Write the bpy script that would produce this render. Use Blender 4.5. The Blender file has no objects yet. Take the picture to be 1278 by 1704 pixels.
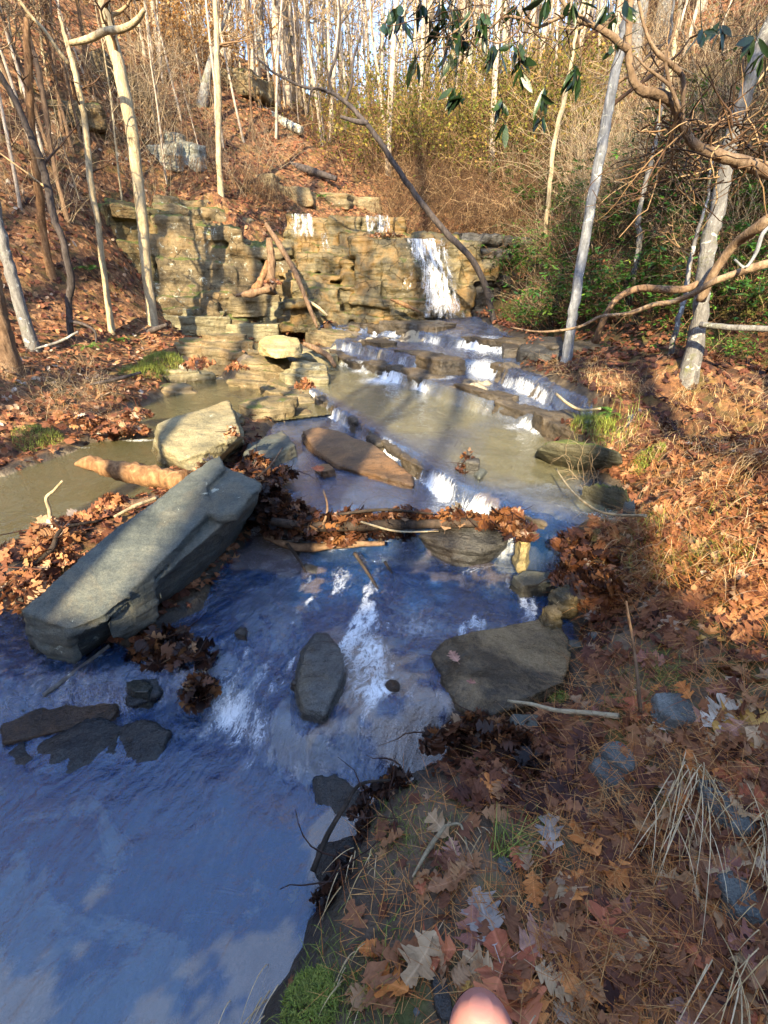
import bpy, bmesh, math, random
import numpy as np
from mathutils import Vector, Matrix, Euler
R = math.radians
SC = bpy.context.scene
COL = SC.collection
random.seed(7)
RNG = np.random.default_rng(7)

# ---------------------------------------------------------------- camera
CAMZ = 1.75
PITCH = R(25.0)
FPX = 800.0                      # focal length in pixels of the 1278x1704 photo
cam_d = bpy.data.cameras.new('camera')
cam = bpy.data.objects.new('camera', cam_d); COL.objects.link(cam)
cam.location = (0, 0, CAMZ)
cam.rotation_euler = (R(90) - PITCH, 0, 0)
cam_d.sensor_fit = 'VERTICAL'; cam_d.sensor_height = 36.0
cam_d.lens = 36.0 * FPX / 1704.0
cam_d.clip_start = 0.01; cam_d.clip_end = 400
SC.camera = cam

# ---------------------------------------------------------------- light
SUN_EL, SUN_AZ = R(29), R(-14)    # azimuth of the light's travel, measured from +Y towards -X..+X
LD = Vector((math.sin(R(13)) * math.cos(SUN_EL), math.cos(R(13)) * math.cos(SUN_EL), -math.sin(SUN_EL)))
world = bpy.data.worlds.new('World'); SC.world = world; world.use_nodes = True
wn = world.node_tree; wn.nodes.clear()
sky = wn.nodes.new('ShaderNodeTexSky'); sky.sky_type = 'NISHITA'; sky.sun_disc = False
sky.sun_elevation = SUN_EL
SUNV = -LD
sky.sun_rotation = math.atan2(SUNV.x, SUNV.y)
sky.air_density = 1.0; sky.dust_density = 0.9; sky.ozone_density = 2.4
bg = wn.nodes.new('ShaderNodeBackground'); bg.inputs['Strength'].default_value = 0.15
wo = wn.nodes.new('ShaderNodeOutputWorld')
wn.links.new(sky.outputs[0], bg.inputs[0]); wn.links.new(bg.outputs[0], wo.inputs[0])
sl = bpy.data.lights.new('sun', 'SUN'); sl.energy = 4.0; sl.angle = R(0.5); sl.color = (1.0, 0.82, 0.53)
so = bpy.data.objects.new('sun', sl); COL.objects.link(so)
so.rotation_euler = LD.to_track_quat('-Z', 'Y').to_euler(); so.location = (-4, -10, 12)
SC.view_settings.view_transform = 'Standard'; SC.view_settings.look = 'None'
SC.view_settings.exposure = 2.3; SC.view_settings.gamma = 1.0
SC.render.engine = 'CYCLES'
SC.cycles.max_bounces = 6; SC.cycles.diffuse_bounces = 3; SC.cycles.glossy_bounces = 3
SC.cycles.transmission_bounces = 4; SC.cycles.transparent_max_bounces = 12
SC.cycles.use_denoising = True
SC.cycles.sample_clamp_indirect = 6.0
SC.cycles.caustics_reflective = False; SC.cycles.caustics_refractive = False

# ---------------------------------------------------------------- numeric helpers
def pdir(px, py):
    r = (px - 639.0) / FPX; u = (852.0 - py) / FPX
    c, s = math.cos(PITCH), math.sin(PITCH)
    return r, c + s * u, -s + c * u
def W(px, py, Y=None, z=None):
    dx, dy, dz = pdir(px, py)
    t = Y / dy if Y is not None else (z - CAMZ) / dz
    return (dx * t, dy * t, CAMZ + dz * t)

def _h(ix, iy, iz, seed):
    with np.errstate(over='ignore'):
        h = (ix.astype(np.int64) * 374761393 + iy.astype(np.int64) * 668265263 + iz.astype(np.int64) * 1440662683 + seed * 974634777) & 0xffffffff
        h = ((h ^ (h >> 13)) * 1274126177) & 0xffffffff
        h = (h ^ (h >> 16)) & 0xffffffff
    return h.astype(np.float64) / 4294967295.0
def vnoise(x, y, z=None, seed=0):
    x = np.asarray(x, float); y = np.asarray(y, float)
    z = np.zeros_like(x) if z is None else np.asarray(z, float)
    ix, iy, iz = np.floor(x), np.floor(y), np.floor(z)
    fx, fy, fz = x - ix, y - iy, z - iz
    fx, fy, fz = [f * f * (3 - 2 * f) for f in (fx, fy, fz)]
    r = 0
    for a in (0, 1):
        for b in (0, 1):
            for c in (0, 1):
                w = (fx if a else 1 - fx) * (fy if b else 1 - fy) * (fz if c else 1 - fz)
                r = r + w * _h(ix + a, iy + b, iz + c, seed)
    return r * 2 - 1
def fbm(x, y, z=None, o=4, seed=0, g=0.5):
    s = 0; a = 1.0; n = 0; f = 1.0
    for k in range(o):
        s = s + a * vnoise(np.asarray(x) * f, np.asarray(y) * f, None if z is None else np.asarray(z) * f, seed + k * 17)
        n += a; a *= g; f *= 2.03
    return s / n
def sstep(t):
    t = np.clip(t, 0, 1); return t * t * (3 - 2 * t)
def seg_dist(x, y, pts, closed):
    d = np.full(np.shape(x), 1e9)
    n = len(pts)
    for i in range(n if closed else n - 1):
        ax, ay = pts[i]; bx, by = pts[(i + 1) % n]
        vx, vy = bx - ax, by - ay; L = vx * vx + vy * vy + 1e-12
        t = np.clip(((x - ax) * vx + (y - ay) * vy) / L, 0, 1)
        d = np.minimum(d, np.hypot(x - ax - t * vx, y - ay - t * vy))
    return d
def poly_sd(x, y, pts):
    d = seg_dist(x, y, pts, True); ins = np.zeros(np.shape(x), bool)
    n = len(pts)
    for i in range(n):
        ax, ay = pts[i]; bx, by = pts[(i + 1) % n]
        c = ((ay > y) != (by > y)) & (x < (bx - ax) * (y - ay) / (by - ay + 1e-12) + ax)
        ins ^= c
    return np.where(ins, -d, d)
def line_sd(x, y, pts):
    """signed distance to an open polyline, ends extended; positive on its left side"""
    (ax, ay), (bx, by) = pts[0], pts[1]
    p0 = (ax + (ax - bx) * 30, ay + (ay - by) * 30)
    (ax, ay), (bx, by) = pts[-2], pts[-1]
    p1 = (bx + (bx - ax) * 30, by + (by - ay) * 30)
    q = [p0] + list(pts) + [p1]
    best = np.full(np.shape(x), 1e9); sg = np.ones(np.shape(x))
    for i in range(len(q) - 1):
        ax, ay = q[i]; bx, by = q[i + 1]
        vx, vy = bx - ax, by - ay; L = vx * vx + vy * vy + 1e-12
        t = np.clip(((x - ax) * vx + (y - ay) * vy) / L, 0, 1)
        d = np.hypot(x - ax - t * vx, y - ay - t * vy)
        s = np.sign(vx * (y - ay) - vy * (x - ax))
        m = d < best - 1e-9
        best = np.where(m, d, best); sg = np.where(m, s, sg)
    return best * sg

# ---------------------------------------------------------------- scene helpers
def tag(o, label=None, cat=None, group=None, kind=None):
    if label: o['label'] = label
    if cat: o['category'] = cat
    if group: o['group'] = group
    if kind: o['kind'] = kind
    return o
def mesh_np(name, co, faces, mat=None, smooth=True, attrs=None, parent=None, mats=None, midx=None):
    """co (n,3); faces: (m,k) array or list of such arrays"""
    co = np.asarray(co, np.float32)
    if isinstance(faces, np.ndarray): faces = [faces]
    faces = [np.asarray(f, np.int32) for f in faces if len(f)]
    me = bpy.data.meshes.new(name)
    me.vertices.add(len(co)); me.vertices.foreach_set('co', co.ravel())
    nl = sum(f.size for f in faces); nf = sum(len(f) for f in faces)
    me.loops.add(nl); me.polygons.add(nf)
    li = np.concatenate([f.ravel() for f in faces])
    tot = np.concatenate([np.full(len(f), f.shape[1], np.int32) for f in faces])
    st = np.concatenate([[0], np.cumsum(tot)[:-1]]).astype(np.int32)
    me.loops.foreach_set('vertex_index', li)
    me.polygons.foreach_set('loop_start', st); me.polygons.foreach_set('loop_total', tot)
    me.polygons.foreach_set('use_smooth', np.full(nf, smooth, bool))
    if mats:
        for m in mats: me.materials.append(m)
        if midx is not None: me.polygons.foreach_set('material_index', np.asarray(midx, np.int32))
    elif mat: me.materials.append(mat)
    if attrs:
        for k, v in attrs.items():
            a = me.attributes.new(k, 'FLOAT', 'POINT'); a.data.foreach_set('value', np.asarray(v, np.float32))
    me.update(calc_edges=True); me.validate()
    o = bpy.data.objects.new(name, me); COL.objects.link(o)
    if parent: o.parent = parent
    return o
def empty(name, loc=(0, 0, 0)):
    o = bpy.data.objects.new(name, None); o.location = loc; COL.objects.link(o); o.empty_display_size = .1
    return o

class MB:
    """collects geometry"""
    def __init__(s): s.v = []; s.f = {}; s.n = 0; s.a = []
    def add(s, co, faces, rnd=0.0):
        co = np.asarray(co, float).reshape(-1, 3)
        s.v.append(co); s.a.append(np.full(len(co), rnd) if np.isscalar(rnd) else rnd)
        for f in (faces if isinstance(faces, list) else [faces]):
            f = np.asarray(f)
            if f.size: s.f.setdefault(f.shape[1], []).append(f + s.n)
        s.n += len(co)
    def tube(s, pts, radii, sides=6, rnd=0.0, rough=0.0, cap=True):
        P = np.asarray(pts, float); n = len(P); rad = np.broadcast_to(np.asarray(radii, float), (n,))
        T = np.gradient(P, axis=0); T /= (np.linalg.norm(T, axis=1, keepdims=True) + 1e-9)
        ref = np.array([0.31, 0.17, 0.93]); 
        if abs(T[:, :].mean(0) @ ref) > .85 * np.linalg.norm(T.mean(0)): ref = np.array([1.0, .1, 0])
        U = np.cross(T, ref); U /= (np.linalg.norm(U, axis=1, keepdims=True) + 1e-9); V = np.cross(T, U)
        an = np.arange(sides) / sides * 2 * np.pi
        rr = rad[:, None] * np.ones(sides)
        if rough: rr = rr * (1 + rough * RNG.uniform(-1, 1, (n, sides))) * (1 + 1.3 * rough * fbm(np.arange(n)[:, None] * .55 + 31 * rnd, np.arange(sides)[None] * .35 + n, o=3, seed=n))
        C = P[:, None] + rr[..., None] * (np.cos(an)[None, :, None] * U[:, None] + np.sin(an)[None, :, None] * V[:, None])
        i = np.arange(n - 1)[:, None] * sides; j = np.arange(sides)[None]; k = (j + 1) % sides
        F = np.stack([i + j, i + k, i + sides + k, i + sides + j], -1).reshape(-1, 4)
        fs = [F]
        if cap and sides > 3:
            co = np.concatenate([C.reshape(-1, 3), P[:1], P[-1:]]); a = n * sides
            jj = np.arange(sides); kk = (jj + 1) % sides
            fs.append(np.stack([jj * 0 + a, kk, jj], -1)); fs.append(np.stack([jj * 0 + a + 1, (n - 1) * sides + jj, (n - 1) * sides + kk], -1))
        else: co = C.reshape(-1, 3)
        s.add(co, fs, rnd)
    def build(s, name, mat, parent=None, smooth=True, loc=None):
        co = np.concatenate(s.v); 
        if loc is not None: co = co - np.asarray(loc)
        o = mesh_np(name, co, [np.concatenate(v) for v in s.f.values()], mat, smooth, {'rnd': np.concatenate(s.a)}, parent)
        if loc is not None and parent is None: o.location = loc
        return o
def crom(pts, n):
    """smooth curve through pts, n samples per span"""
    P = np.asarray(pts, float)
    Q = np.concatenate([[2 * P[0] - P[1]], P, [2 * P[-1] - P[-2]]])
    out = []
    for i in range(1, len(Q) - 2):
        for t in np.arange(n) / n:
            a, b, c, d = Q[i - 1], Q[i], Q[i + 1], Q[i + 2]
            out.append(.5 * ((2 * b) + (c - a) * t + (2 * a - 5 * b + 4 * c - d) * t * t + (3 * b - a - 3 * c + d) * t ** 3))
    out.append(P[-1]); return np.array(out)

# ---------------------------------------------------------------- materials
class NT:
    def __init__(s, name):
        s.m = bpy.data.materials.new(name); s.m.use_nodes = True; s.t = s.m.node_tree; s.t.nodes.clear()
        s.out = s.t.nodes.new('ShaderNodeOutputMaterial')
    def n(s, typ, **kw):
        x = s.t.nodes.new('ShaderNode' + typ)
        for k, v in kw.items():
            if k.startswith('_'): setattr(x, k[1:], v)
            else:
                key = k.replace('__', ' ')
                if key.isdigit(): key = int(key)
                if hasattr(v, 'is_output') or isinstance(v, bpy.types.NodeSocket): s.t.links.new(v, x.inputs[key])
                else: x.inputs[key].default_value = v
        return x
    def link(s, a, b): s.t.links.new(a, b)
    def ramp(s, fac, stops, interp='LINEAR'):
        r = s.t.nodes.new('ShaderNodeValToRGB'); r.color_ramp.interpolation = interp
        e = r.color_ramp.elements
        while len(e) < len(stops): e.new(0.5)
        for q, (p, c) in zip(e, stops):
            q.position = p; q.color = (c, c, c, 1) if np.isscalar(c) else (*c, 1)
        s.link(fac, r.inputs[0]); return r.outputs[0]
    def noise(s, vec, scale, detail=5, rough=.55, dist=0.0):
        return s.n('TexNoise', Vector=vec, Scale=scale, Detail=detail, Roughness=rough, Distortion=dist).outputs[0]
    def mix(s, f, a, b, typ='MIX'):
        x = s.t.nodes.new('ShaderNodeMix'); x.data_type = 'RGBA'; x.blend_type = typ
        for key, v in ((0, f), (6, a), (7, b)):
            if isinstance(v, bpy.types.NodeSocket): s.link(v, x.inputs[key])
            else: x.inputs[key].default_value = v if key == 0 else (*v, 1)
        return x.outputs[2]
    def math(s, op, a, b=0.0, c=None, clamp=False):
        x = s.t.nodes.new('ShaderNodeMath'); x.operation = op; x.use_clamp = clamp
        for i, v in enumerate((a, b) if c is None else (a, b, c)):
            if isinstance(v, bpy.types.NodeSocket): s.link(v, x.inputs[i])
            else: x.inputs[i].default_value = v
        return x.outputs[0]
    def attr(s, name): return s.n('Attribute', _attribute_name=name).outputs['Fac']
    def pos(s): return s.n('NewGeometry').outputs['Position']
    def upz(s):
        g = s.n('NewGeometry').outputs['Normal']; x = s.n('SeparateXYZ'); s.link(g, x.inputs[0]); return x.outputs[2]
    def bump(s, h, strength=.5, dist=.02, normal=None):
        b = s.n('Bump', Strength=strength, Distance=dist, Height=h)
        if normal is not None: s.link(normal, b.inputs['Normal'])
        return b.outputs[0]
    def finish(s, color, rough=.8, normal=None, spec=.4, **kw):
        b = s.n('BsdfPrincipled')
        for k, v in (('Base Color', color), ('Roughness', rough), ('Normal', normal), ('Specular IOR Level', spec)):
            if v is None: continue
            if isinstance(v, bpy.types.NodeSocket): s.link(v, b.inputs[k])
            else: b.inputs[k].default_value = (*v, 1) if k == 'Base Color' else v
        for k, v in kw.items(): b.inputs[k].default_value = v
        s.link(b.outputs[0], s.out.inputs[0]); return s.m
def mapping(t, vec, scale, rot=(0, 0, 0)):
    m = t.n('Mapping'); t.link(vec, m.inputs[0]); m.inputs['Scale'].default_value = scale; m.inputs['Rotation'].default_value = rot
    return m.outputs[0]

def rock_mat(name, dark, mid, light, stain=(.25, .13, .04), stain_amt=.4, lichen=0.0, moss=0.0, rough=.75, wetline=None, strata=1.0, mosscol=(.07, .09, .015), cracks=0.0, bs=1.0):
    t = NT(name); p = t.pos()
    n1 = t.noise(p, 2.3, 8, .6, .3); n2 = t.noise(p, 14, 6, .65); n3 = t.noise(p, 70, 4, .6)
    st = t.noise(mapping(t, p, (1.1, 1.1, 9.0), (R(8), R(-5), 0)), 2.4, 5, .6, .2)
    c = t.ramp(t.math('ADD', t.math('MULTIPLY', n1, .6), t.math('MULTIPLY', n2, .4)), [(.32, dark), (.5, mid), (.68, light)])
    c = t.mix(t.ramp(st, [(.42, 0.0), (.6, .5 * strata)]), c, tuple(.6 * q for q in dark))
    c = t.mix(t.math('MULTIPLY', t.ramp(t.noise(p, 1.7, 6, .7, .6), [(.47, 0.0), (.62, 1.0)]), stain_amt), c, stain)
    if moss:
        k = t.math('ADD', t.math('MULTIPLY', t.upz(), .25), t.noise(p, 3.2, 7, .7))
        c = t.mix(t.ramp(k, [(.78 - moss * .28, 0.0), (.86 - moss * .28, .9)]), c, t.mix(n3, tuple(q * .5 for q in mosscol), tuple(q * 1.7 for q in mosscol)))
    if lichen:
        lv = t.noise(p, 6.5, 6, .75, .8)
        c = t.mix(t.ramp(lv, [(.66 - lichen * .12, 0.0), (.69 - lichen * .12, .85)]), c, (.42, .45, .38))
    c = t.mix(t.ramp(n3, [(.3, .35), (.6, 0.0)]), c, tuple(.35 * q for q in dark))
    rg = rough
    ck = t.n('TexVoronoi', _feature='DISTANCE_TO_EDGE', Scale=3.2); t.link(t.mix(.12, p, t.n('TexNoise', Vector=p, Scale=5.0, Detail=4.0).outputs['Color']), ck.inputs['Vector'])
    crk = t.math('MULTIPLY', t.ramp(ck.outputs['Distance'], [(0.0, 1.0), (.022, 0.0)]), t.ramp(t.noise(p, 1.9, 3, .6), [(.48, 0.0), (.56, 1.0)]))
    c = t.mix(t.math('MULTIPLY', crk, .75 * cracks), c, tuple(.25 * q for q in dark))
    n4 = t.noise(p, 210, 2, .6)
    c = t.mix(t.ramp(n4, [(.36, .45), (.5, 0.0), (.62, 0.0)]), c, tuple(.5 * q for q in dark)); c = t.mix(t.ramp(n4, [(.60, 0.0), (.72, .4)]), c, tuple(min(1, 1.25 * q) for q in light))
    if wetline is not None:
        x = t.n('SeparateXYZ'); t.link(p, x.inputs[0])
        wv = t.math('SUBTRACT', x.outputs[2], t.math('MULTIPLY', n1, .12))
        w = t.ramp(t.math('MULTIPLY_ADD', wv, 1.0, .5 - wetline), [(.40, 1.0), (.5, 0.0)])
        c = t.mix(w, c, t.mix(1.0, c, (.38, .36, .34), 'MULTIPLY'))
        rg = t.math('SUBTRACT', rough, t.math('MULTIPLY', w, rough - .22))
    b1 = t.bump(t.math('ADD', t.math('SUBTRACT', t.math('MULTIPLY', n1, .5), t.math('MULTIPLY', crk, .35 * cracks)), t.math('ADD', t.math('MULTIPLY', n2, .4), t.math('MULTIPLY', st, .5))), .9 * bs, .055)
    b2 = t.bump(t.math('ADD', n3, t.math('MULTIPLY', n4, .4)), .7 * bs, .009, b1)
    return t.finish(c, rg, b2, .35)
# ================================================================ TERRAIN
CP = [  # px, py, depth Y
 (0,700,5.0),(0,600,6.5),(115,560,8.5),(180,548,9.5),(255,540,10.3),(60,650,5.7),(200,640,6.9),(0,500,8.5),(0,400,9.5),(0,200,11.5),(0,0,14),
 (100,450,9.8),(100,300,11.4),(100,100,14),(250,440,12.6),(250,330,13.6),(250,250,14.4),(250,100,17.5),(200,0,19),(330,300,14.6),(350,365,13.4),(350,500,12.9),(440,300,15.2),(440,370,13.8),(460,500,12.9),
 (420,200,18),(360,100,22),(420,120,26),(500,200,24),(500,300,16.6),(600,300,17.5),(650,350,14.7),(520,352,14.4),(650,520,13.2),(560,520,13.0),
 (600,200,25),(750,300,16.5),(750,220,21),(780,400,13.6),(850,400,13.2),(850,300,14.5),(900,190,18),(820,520,12.4),(900,540,9.6),
 (1000,450,9.5),(1000,300,11.3),(1000,150,13.5),(1130,450,7.8),(1130,300,9.4),(1150,100,11.4),(1235,-70,11.6),(1110,20,13.4),(1030,90,14.2),(1278,450,6.6),(1278,200,8.4),(1278,0,10.2),
 (1278,600,5.6),(1160,600,5.0),(1050,590,5.7),(950,600,6.2),(1150,700,4.6),(300,600,8.6),(380,560,9.6),(450,600,8.7)]
CZ = [ # px, py, z
 (1278,750,.95),(1278,900,.85),(1278,1200,.55),(1278,1500,.36),(1278,1700,.3),(1100,900,.62),(1080,760,.72),(1010,660,.75),(1000,1200,.32),(1000,1020,.3),
 (900,1500,.22),(900,1690,.22),(700,1350,.14),(640,1600,.1),(1100,1040,.5),(850,1300,.2)]
CW = [(-14,30,13),(-5,42,10),(5,40,9.5),(14,22,13),(11,32,12.5),(-22,15,17),(-20,0,12),(-12,-4,7),(-6,1,1.6),(-8,4,3.5),(0,-6,4.5),(-8,-7,5.6),(5,-7,3.6),(2.5,-6,4.2),(-4,-6,4.9),(0,-22,9),(14,0,7),(8,3,4.2),(9,9,6.0),(0,-2.2,.7),(2.5,-2,.8),  # unseen ridge behind the viewpoint, raised to shade the near stream
      (-3.2,-1.5,.5),(60,60,9),(-60,60,9),(60,-40,9),(-60,-40,12),(0,85,7),(-60,10,14),(60,10,10),(0,-60,10),(4.5,1.0,1.6)]
_c = np.array([W(a, b, Y=c) for a, b, c in CP] + [W(a, b, z=c) for a, b, c in CZ] + CW)
def _tps_fit(P, z, lam=.02):
    n = len(P); d = np.linalg.norm(P[:, None] - P[None], axis=2)
    K = np.where(d > 0, d * d * np.log(d + 1e-12), 0) + lam * np.eye(n)
    A = np.zeros((n + 3, n + 3)); A[:n, :n] = K; A[:n, n] = 1; A[:n, n + 1:] = P; A[n, :n] = 1; A[n + 1:, :n] = P.T
    return np.linalg.solve(A, np.concatenate([z, [0, 0, 0]]))
_tw = _tps_fit(_c[:, :2], _c[:, 2])
def tps(x, y):
    x = np.asarray(x, float); y = np.asarray(y, float); s = _tw[-3] + _tw[-2] * x + _tw[-1] * y
    for i, (a, b, _) in enumerate(_c):
        r2 = (x - a) ** 2 + (y - b) ** 2
        s = s + _tw[i] * .5 * r2 * np.log(r2 + 1e-12)
    return s
xy = lambda L: [W(a, b, z=c)[:2] for a, b, c in L]
# ledge lines, drawn from left to right as the photo shows them; upstream is on their left side
DAM = xy([(430,872,.2),(500,890,.2),(600,898,.2),(700,902,.2),(830,900,.2),(905,900,.3),(1000,915,.4)])
MID = xy([(470,625,.4),(520,655,.4),(565,690,.4),(640,742,.4),(700,780,.4),(760,822,.4),(840,858,.4),(930,888,.4),(1010,915,.4)])
LNA = xy([(525,588,.55),(575,606,.52),(625,618,.52),(690,640,.52),(760,662,.52),(860,697,.52),(940,738,.5)])
LNB = xy([(530,562,.75),(600,580,.72),(690,603,.72),(795,608,.72),(850,626,.72),(900,650,.7)])
LNC = xy([(520,540,1.0),(606,548,.92),(700,556,.92),(790,572,.9),(850,582,.88),(900,596,.88)])
RAP = xy([(250,1135,.05),(340,1120,.05),(390,1150,.05),(430,1215,.05),(520,1260,.05),(600,1235,.05),(720,1210,.05),(800,1200,.05)])
STEPS = [(RAP,.12,.22),(DAM,.2,.12),(MID,.15,.06),(LNA,.14,.10),(LNB,.19,.10),(LNC,.17,.10)]
FALLB = [(-1.2,11.4),(0.2,11.2),(3.2,11.2)]
def lvl(x, y, wob=True):
    x = np.asarray(x, float); y = np.asarray(y, float)
    w = .07 * fbm(x * 2.3, y * 2.3, o=3, seed=5) if wob else 0
    s = 0.0 * x
    for P, h, wd in STEPS: s = s + h * sstep((line_sd(x, y, P) + w) / wd + .5)
    up = line_sd(x, y, LNC)
    s = s + np.clip(up, 0, 4) * .07
    return s
MAIN = xy([(440,1704,0),(480,1625,0),(530,1520,0),(600,1400,0),(640,1310,0),(735,1255,0),(760,1200,.05),(850,1180,.12),(940,1130,.12),(955,1040,.12),(930,985,.12),(960,935,.2),(1000,895,.4),
  (1045,865,.43),(1020,820,.43),(905,760,.43),(930,722,.5),(990,730,.52),(985,712,.55),(905,662,.55),(862,640,.6),(870,605,.72),(868,585,.8),(850,560,1.0),(800,528,1.15),(770,518,1.2),(700,515,1.2),(600,518,1.2),(540,535,1.1),
  (515,565,.9),(505,590,.7),(530,620,.55),(515,650,.42),(490,668,.35),(440,720,.31),(455,760,.31),(440,800,.31),(420,850,.3),(330,1010,.12),(230,1080,.1),(120,1105,.0),(0,1010,.0)]) + [(-3.6,1.7),(-3.6,-1.6),(-.4,-1.6),(-.35,.3)]
ELV = .35
LEFT = xy([(0,930,ELV),(60,905,ELV),(150,880,ELV),(215,850,ELV),(275,800,ELV),(300,765,ELV),(330,740,ELV),(400,690,ELV),(450,690,ELV),(525,682,ELV),(500,662,ELV),(425,640,ELV),(350,622,ELV),(285,638,ELV),(275,655,ELV),(215,688,ELV),(250,727,ELV),(150,738,ELV),(80,768,ELV),(0,795,ELV)]) + [(-5.5,3.6),(-5.5,2.4)]
SHZ = W(430,592,Y=9.2)[2]
SHELF = [W(a,b,z=SHZ)[:2] for a, b in [(385,590),(430,598),(500,592),(490,578),(440,568),(390,572)]]
def bank_noise(x, y):
    r = np.hypot(x, y)
    return .10 * fbm(x * .9, y * .9, o=4, seed=3) + .035 * fbm(x * 5, y * 5, o=4, seed=9) * np.clip(r / 2, .35, 2) + .5 * fbm(x * .16, y * .16, o=3, seed=11) * np.clip((r - 13) / 15, 0, 1)
def carve(z, sd, L, depth, slope=.9):
    zo = np.minimum(np.maximum(z, L + .05 - .5 * np.maximum(0, sd - .2)), L + .015 + slope * np.maximum(sd, 0))
    zi = L - np.minimum(depth, .55 * np.maximum(-sd, 0)) - .004
    return np.where(sd > 0, zo, zi)
def H(x, y, full=False):
    x = np.asarray(x, float); y = np.asarray(y, float)
    z = tps(x, y) + bank_noise(x, y)
    wob = .07 * fbm(x * 3, y * 3, o=4, seed=21)
    sm = poly_sd(x, y, MAIN) + wob; sl = poly_sd(x, y, LEFT) + wob
    L = lvl(x, y)
    # bedrock floor: tilted layers breaking in small steps
    q = (x * .88 + y * .46) * 3.0 + .5 * fbm(x * 1.5, y * 1.5, o=3, seed=31)
    lay = (q - np.floor(q)) * .05
    dep = .05 + .07 * sstep(fbm(x * 1.1, y * 1.1, o=3, seed=33) + .5) + lay + .03 * fbm(x * 6, y * 6, o=4, seed=35)
    upn = sstep(line_sd(x, y, MID) / .3)            # ledges in the upper stream: bare rock at places
    upn2 = sstep(line_sd(x, y, LNA) / .2 + .5)
    dep = dep * (1 - .3 * upn2) - .14 * upn2 * np.clip(fbm(x * 1.7 + 5, y * 2.3, o=4, seed=37) - .18, 0, 1) * 2
    near = sstep((1.6 - y) / 1.2)
    dep = dep + .12 * near
    z1 = carve(z, sm, L, dep)
    z2 = carve(z1, sl, ELV, .08 + .05 * fbm(x * 2, y * 2, o=3, seed=41) + .05)
    z = np.where(sm < 0, z1, z2)
    s3 = poly_sd(x, y, SHELF)
    z = np.where((s3 < .3), carve(z, s3, SHZ, .04, .5), z)
    if full: return z, sm, sl, L
    return z
H_exact = H
_T = np.concatenate([np.linspace(.45, 3, 90), np.linspace(3, 14, 260)[1:], np.linspace(14, 70, 260)[1:]])
def hits(px, py):
    """first meeting of the photo's sight lines with the ground -> (n,3), ok mask"""
    px = np.atleast_1d(np.asarray(px, float)); py = np.atleast_1d(np.asarray(py, float))
    r = (px - 639) / FPX; u = (852 - py) / FPX; c, s = math.cos(PITCH), math.sin(PITCH)
    D = np.stack([r, c + s * u, -s + c * u], -1)
    X = D[:, None] * _T[None, :, None]
    G = H(X[..., 0].ravel(), X[..., 1].ravel()).reshape(len(px), -1)
    below = (CAMZ + X[..., 2]) < G
    ok = below.any(1); k = np.maximum(below.argmax(1), 1)
    i = np.arange(len(px)); f0 = CAMZ + X[i, k - 1, 2] - G[i, k - 1]; f1 = CAMZ + X[i, k, 2] - G[i, k]
    t = _T[k - 1] + (_T[k] - _T[k - 1]) * f0 / (f0 - f1 + 1e-9)
    P = D * t[:, None]; P[:, 2] = H(P[:, 0], P[:, 1]); return P, ok
def G(px, py):
    p, ok = hits([px], [py]); return Vector(p[0])

def warp(a, lo, hi, n):
    u = np.linspace(math.asinh(lo / a), math.asinh(hi / a), n); return a * np.sinh(u)
gx = warp(2.6, -70, 70, 720); gy = 2.2 + warp(2.6, -64, 88, 800)
GX, GY = np.meshgrid(gx, gy, indexing='ij'); sh = GX.shape
tz, tsm, tsl, tL = H(GX.ravel(), GY.ravel(), True)
TZ = tz.reshape(sh)
def H(x, y):
    x = np.asarray(x, float); y = np.asarray(y, float)
    u = (np.arcsinh(x / 2.6) - math.asinh(-70 / 2.6)) / (math.asinh(70 / 2.6) - math.asinh(-70 / 2.6)) * (sh[0] - 1)
    v = (np.arcsinh((y - 2.2) / 2.6) - math.asinh(-64 / 2.6)) / (math.asinh(88 / 2.6) - math.asinh(-64 / 2.6)) * (sh[1] - 1)
    i = np.clip(np.floor(u).astype(int), 0, sh[0] - 2); j = np.clip(np.floor(v).astype(int), 0, sh[1] - 2)
    x0, x1, y0, y1 = gx[i], gx[i + 1], gy[j], gy[j + 1]; a = np.clip((x - x0) / (x1 - x0), 0, 1); b = np.clip((y - y0) / (y1 - y0), 0, 1)
    return (TZ[i, j] * (1 - a) + TZ[i + 1, j] * a) * (1 - b) + (TZ[i, j + 1] * (1 - a) + TZ[i + 1, j + 1] * a) * b
def grid_faces(a, b, keep=None):
    i = np.arange(a - 1)[:, None] * b + np.arange(b - 1)[None]
    f = np.stack([i, i + b, i + b + 1, i + 1], -1)
    if keep is not None:
        k = keep.reshape(a, b); m = k[:-1, :-1] | k[1:, :-1] | k[1:, 1:] | k[:-1, 1:]; f = f[m]
    return f.reshape(-1, 4)

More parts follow.
